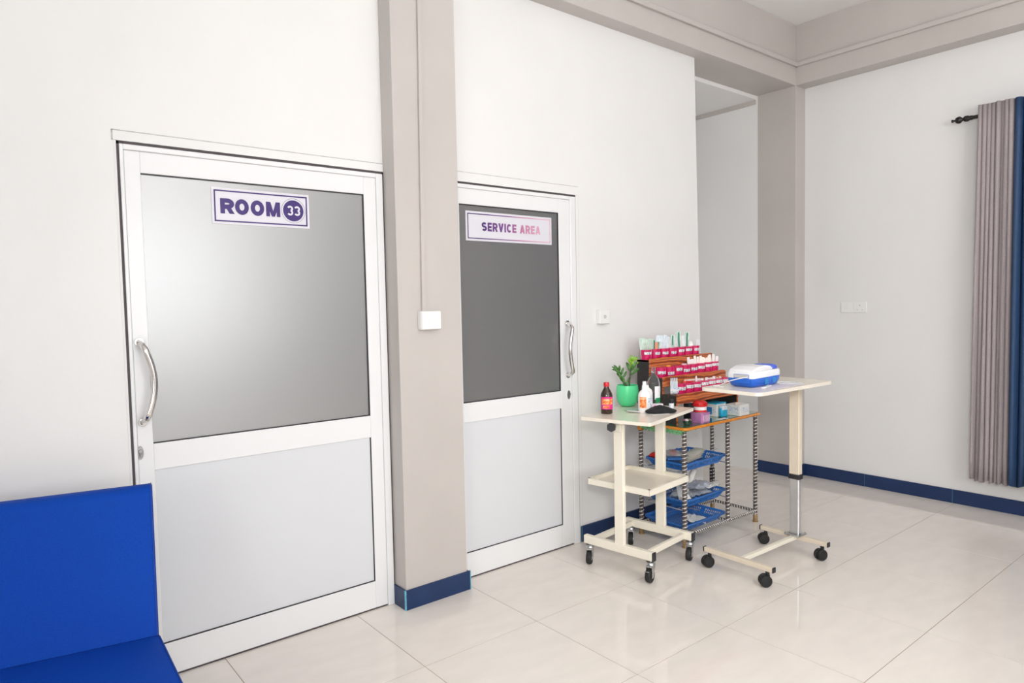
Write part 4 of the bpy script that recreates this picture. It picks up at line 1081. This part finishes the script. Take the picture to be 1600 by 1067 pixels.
# clear bottle
t = thing('saline_bottle', 'tall clear plastic bottle with white and green label', 'bottle', (3.060, -.432, ZC), 0)
b = NB(); lathe(b, [(.030, 0), (.036, .006), (.042, .06), (.0425, .11), (.040, .145), (.033, .172), (.020, .190), (.012, .198), (.012, .206), (.016, .208), (.016, .213), (.012, .215), (.0125, .236), (.0005, .238)], 30, sx=1.0, sy=.85); obj('bottle_body', b, m_clear, t, smooth=50)
b = NB(); lathe(b, [(.028, .003), (.034, .009), (.0395, .06), (.040, .095), (.0005, .095)], 24, sx=.98, sy=.83); obj('liquid', b, m_water, t, smooth=50)
b = NB(); lathe(b, [(.0400, .055), (.0428, .055), (.0431, .130), (.0400, .130)], 10, sx=1.01, sy=.86, a0=-2.35 + .15, a1=-2.35 + 1.15, closed=False); lb = obj('label', b, m_labwhite, t, smooth=60)
b = NB(); lathe(b, [(.0415, .034), (.0433, .040), (.0437, .064), (.0415, .064)], 10, sx=1.01, sy=.86, a0=-2.35 + .25, a1=-2.35 + 1.12, closed=False); obj('green_print', b, m_labgreen, lb, smooth=60)
# pale box behind the pouch
t = thing('medicine_box', 'small pink and white box behind the black pouch', 'box', (3.012, -.490, ZC), -.5)
b = NB(); box(b, (-.035, -.016, 0), (.035, .016, .038), .001); obj('box_body', b, m_lilac, t)
b = NB(); box(b, (-.020, -.0168, .008), (-.008, -.0158, .030)); box(b, (.002, -.0168, .012), (.02, -.0158, .018)); obj('print', b, m_labpink, t)
# folded papers under the pouch
b = NB(); box(b, (-.055, -.035, 0), (.055, .035, .0015)); tag(obj('folded_paper', b, m_paper, None, loc=(2.925, -.567, ZC + .0003), rot=(0, 0, -.25)), 'folded paper sticking out from under the black pouch', 'paper')
# pouch: faceted cushion
b = NB()
ring = []
for k in range(24):
    a_ = 2 * PI * k / 24
    ring.append((.088 * math.copysign(abs(math.cos(a_)) ** .75, math.cos(a_)), .044 * math.copysign(abs(math.sin(a_)) ** .7, math.sin(a_))))
lv = [(.90, .001), (1.0, .010), (.97, .020), (.70, .034), (.35, .041)]
rr = [[b.verts.new((x_ * s, y_ * s, z_ * (1 - .35 * abs(x_ / .088) ** 2))) for x_, y_ in ring] for s, z_ in lv]
for i in range(len(rr) - 1):
    for k in range(24): b.faces.new((rr[i][k], rr[i][(k + 1) % 24], rr[i + 1][(k + 1) % 24], rr[i + 1][k]))
b.faces.new(rr[-1]); b.faces.new(list(reversed(rr[0])))
po = obj('cloth_pouch', b, m_pouch, None, loc=(2.955, -.568, ZC + .002), rot=(0, 0, -.50), smooth=50); tag(po, 'black padded cloth pouch lying on the cream trolley', 'pouch')
t = thing('medicine_vial', 'small dark vial with pale blue label near trolley corner', 'vial', (3.088, -.535, ZC))
b = NB(); lathe(b, [(.013, 0), (.014, .002), (.014, .040), (.008, .046), (.0005, .046)], 20); obj('vial_body', b, m_black, t, smooth=40)
b = NB(); lathe(b, [(.0095, .045), (.0100, .047), (.0100, .058), (.0005, .058)], 16); obj('vial_cap', b, m_black, t, smooth=40)
b = NB(); patch(b, .0143, .008, .038, -2.3, 1.3, 12); obj('label', b, m_print, t, smooth=60)

# ------------------------------------------------------------------ device on the overbed table
DX, DY = 3.305, -.925
t = thing('nebuliser', 'white and blue portable medical device on the overbed table', 'medical device', (DX, DY, 1.0005), -.02)
def plan(w, d, rr_, right):  # outline: squarish left, rounded right end
    pts = []
    for k in range(4): a_ = PI + PI / 2 * k / 3; pts.append((-w / 2 + rr_ + rr_ * math.cos(a_), -d / 2 + rr_ + rr_ * math.sin(a_)))
    for k in range(9): a_ = -PI / 2 + PI / 2 * k / 8; pts.append((w / 2 - right + right * math.cos(a_), -d / 2 + d * .5 * (1 + math.sin(a_))))
    for k in range(1, 9): a_ = PI / 2 * k / 8; pts.append((w / 2 - right + right * math.cos(a_), 0 + d * .5 * math.sin(a_)))
    for k in range(4): a_ = PI / 2 + PI / 2 * k / 3; pts.append((-w / 2 + rr_ + rr_ * math.cos(a_), d / 2 - rr_ + rr_ * math.sin(a_)))
    return pts
def loft(levels, m, name, parent, smooth=45, cap=True):
    b = NB(); R_ = []
    for (w, d, z, cxx, tl) in levels:
        R_.append([b.verts.new((x_ + cxx, y_, z + tl * x_)) for x_, y_ in plan(w, d, .022, .055)])
    n = len(R_[0])
    for i in range(len(R_) - 1):
        for k in range(n): b.faces.new((R_[i][k], R_[i][(k + 1) % n], R_[i + 1][(k + 1) % n], R_[i + 1][k]))
    b.faces.new(R_[-1]); b.faces.new(list(reversed(R_[0])))
    return obj(name, b, m, parent, smooth=smooth)
loft([(.235, .120, .0, -.003, 0), (.262, .142, .006, 0, 0), (.290, .158, .030, 0, 0), (.296, .162, .050, 0, .02)], m_devblue, 'lower_shell', t)
loft([(.296, .162, .0505, 0, .02), (.296, .162, .072, 0, .02), (.288, .155, .084, 0, .02)], m_devwhite, 'middle_shell', t)
b = NB()
prism(b, [(-.142, .080), (.045, .083), (.052, .092), (.030, .106), (-.02, .112), (-.08, .107), (-.128, .092)], 1, -.072, .072)
es = [e for e in b.edges]
bmesh.ops.bevel(b, geom=es, offset=.006, segments=3, profile=.5, affect='EDGES')
obj('upper_cover', b, m_devwhite, t, smooth=45)
b = NB(); R_ = []
for s, z_ in ((1.0, .0855), (1.0, .096), (.86, .104), (.5, .108)):
    R_.append([b.verts.new((.092 + .050 * s * math.cos(k * PI / 12), .066 * s * math.sin(k * PI / 12), z_ + .002)) for k in range(24)])
for i in range(3):
    for k in range(24): b.faces.new((R_[i][k], R_[i][(k + 1) % 24], R_[i + 1][(k + 1) % 24], R_[i + 1][k]))
b.faces.new(R_[-1]); b.faces.new(list(reversed(R_[0])))
o = obj('blue_lid', b, m_devlid, t, smooth=50); o['label'] = 'rounded translucent blue lid'
b = NB(); box(b, (-.1495, -.058, .022), (-.1455, .034, .070), .002); o = obj('outlet_slot', b, m_devblue, t)
b = NB(); box(b, (-.1500, -.055, .050), (-.1490, .030, .068)); obj('slot_shadow', b, m_pvc_grey, t)
b = NB(); box(b, (-.035, -.0812, .012), (-.005, -.0775, .044), .001); box(b, (.035, -.0812, .015), (.065, -.0772, .045), .001); obj('side_vent', b, m_labblue, t)
b = NB()
pts = []
for k in range(17):
    f = k / 16
    pts.append((-.150 - .030 * math.sin(f * PI) - .012 * f, -.050 + .16 * f, .056 - .053 * f ** 1.3))
tube(b, pts, .0026, 8); tube(b, [pts[-1], (-.20, .125, .003), (-.225, .10, .003), (-.215, .05, .003)], .0026, 8)
o = obj('cable', b, m_white, t, smooth=60); o['label'] = 'thin white cable'
b = NB(); box(b, (-.062, -.011, 0), (.062, .011, .006), .0015); tag(obj('white_strip', b, m_white, None, loc=(3.238, -1.030, 1.0022), rot=(0, 0, .28)), 'white plastic bar lying in front of the device', 'bar')
b = NB(); box(b, (-.165, -.055, 0), (.165, .055, .0012)); tag(obj('paper_sheet', b, m_lilac, None, loc=(3.330, -1.045, 1.0004), rot=(0, 0, .0)), 'thin lilac sheet under the device on overbed table', 'paper')
b = NB(); tube(b, [(3.47, -.95, 1.004), (3.50, -.98, 1.003), (3.53, -1.03, 1.003), (3.515, -1.075, 1.003), (3.46, -1.06, 1.003), (3.42, -1.0, 1.003)], .003, 8); tag(obj('clear_tube', b, m_film, None, smooth=60), 'clear plastic tube curled beside the device on overbed table', 'tube')

# pieces that stand apart become objects of their own
def explode(o):
    b = bmesh.new(); b.from_mesh(o.data); b.faces.ensure_lookup_table(); seen = set(); isl = []
    for f in b.faces:
        if f.index in seen: continue
        st_, comp = [f], []
        seen.add(f.index)
        while st_:
            q = st_.pop(); comp.append(q.index)
            for e_ in q.edges:
                for g_ in e_.link_faces:
                    if g_.index not in seen: seen.add(g_.index); st_.append(g_)
        isl.append(set(comp))
    b.free()
    if len(isl) < 2: return
    src = o.data
    for n_, comp in enumerate(isl):
        b = bmesh.new(); b.from_mesh(src); b.faces.ensure_lookup_table()
        bmesh.ops.delete(b, geom=[f for f in b.faces if f.index not in comp], context='FACES')
        me = bpy.data.meshes.new(src.name); b.to_mesh(me); b.free()
        for m_ in src.materials: me.materials.append(m_)
        if n_ == 0: o.data = me
        else:
            c = o.copy(); c.data = me; COL.objects.link(c)
for o in list(bpy.data.objects):
    if o.name.split('.')[0] in EXPLODE and o.type == 'MESH': explode(o)
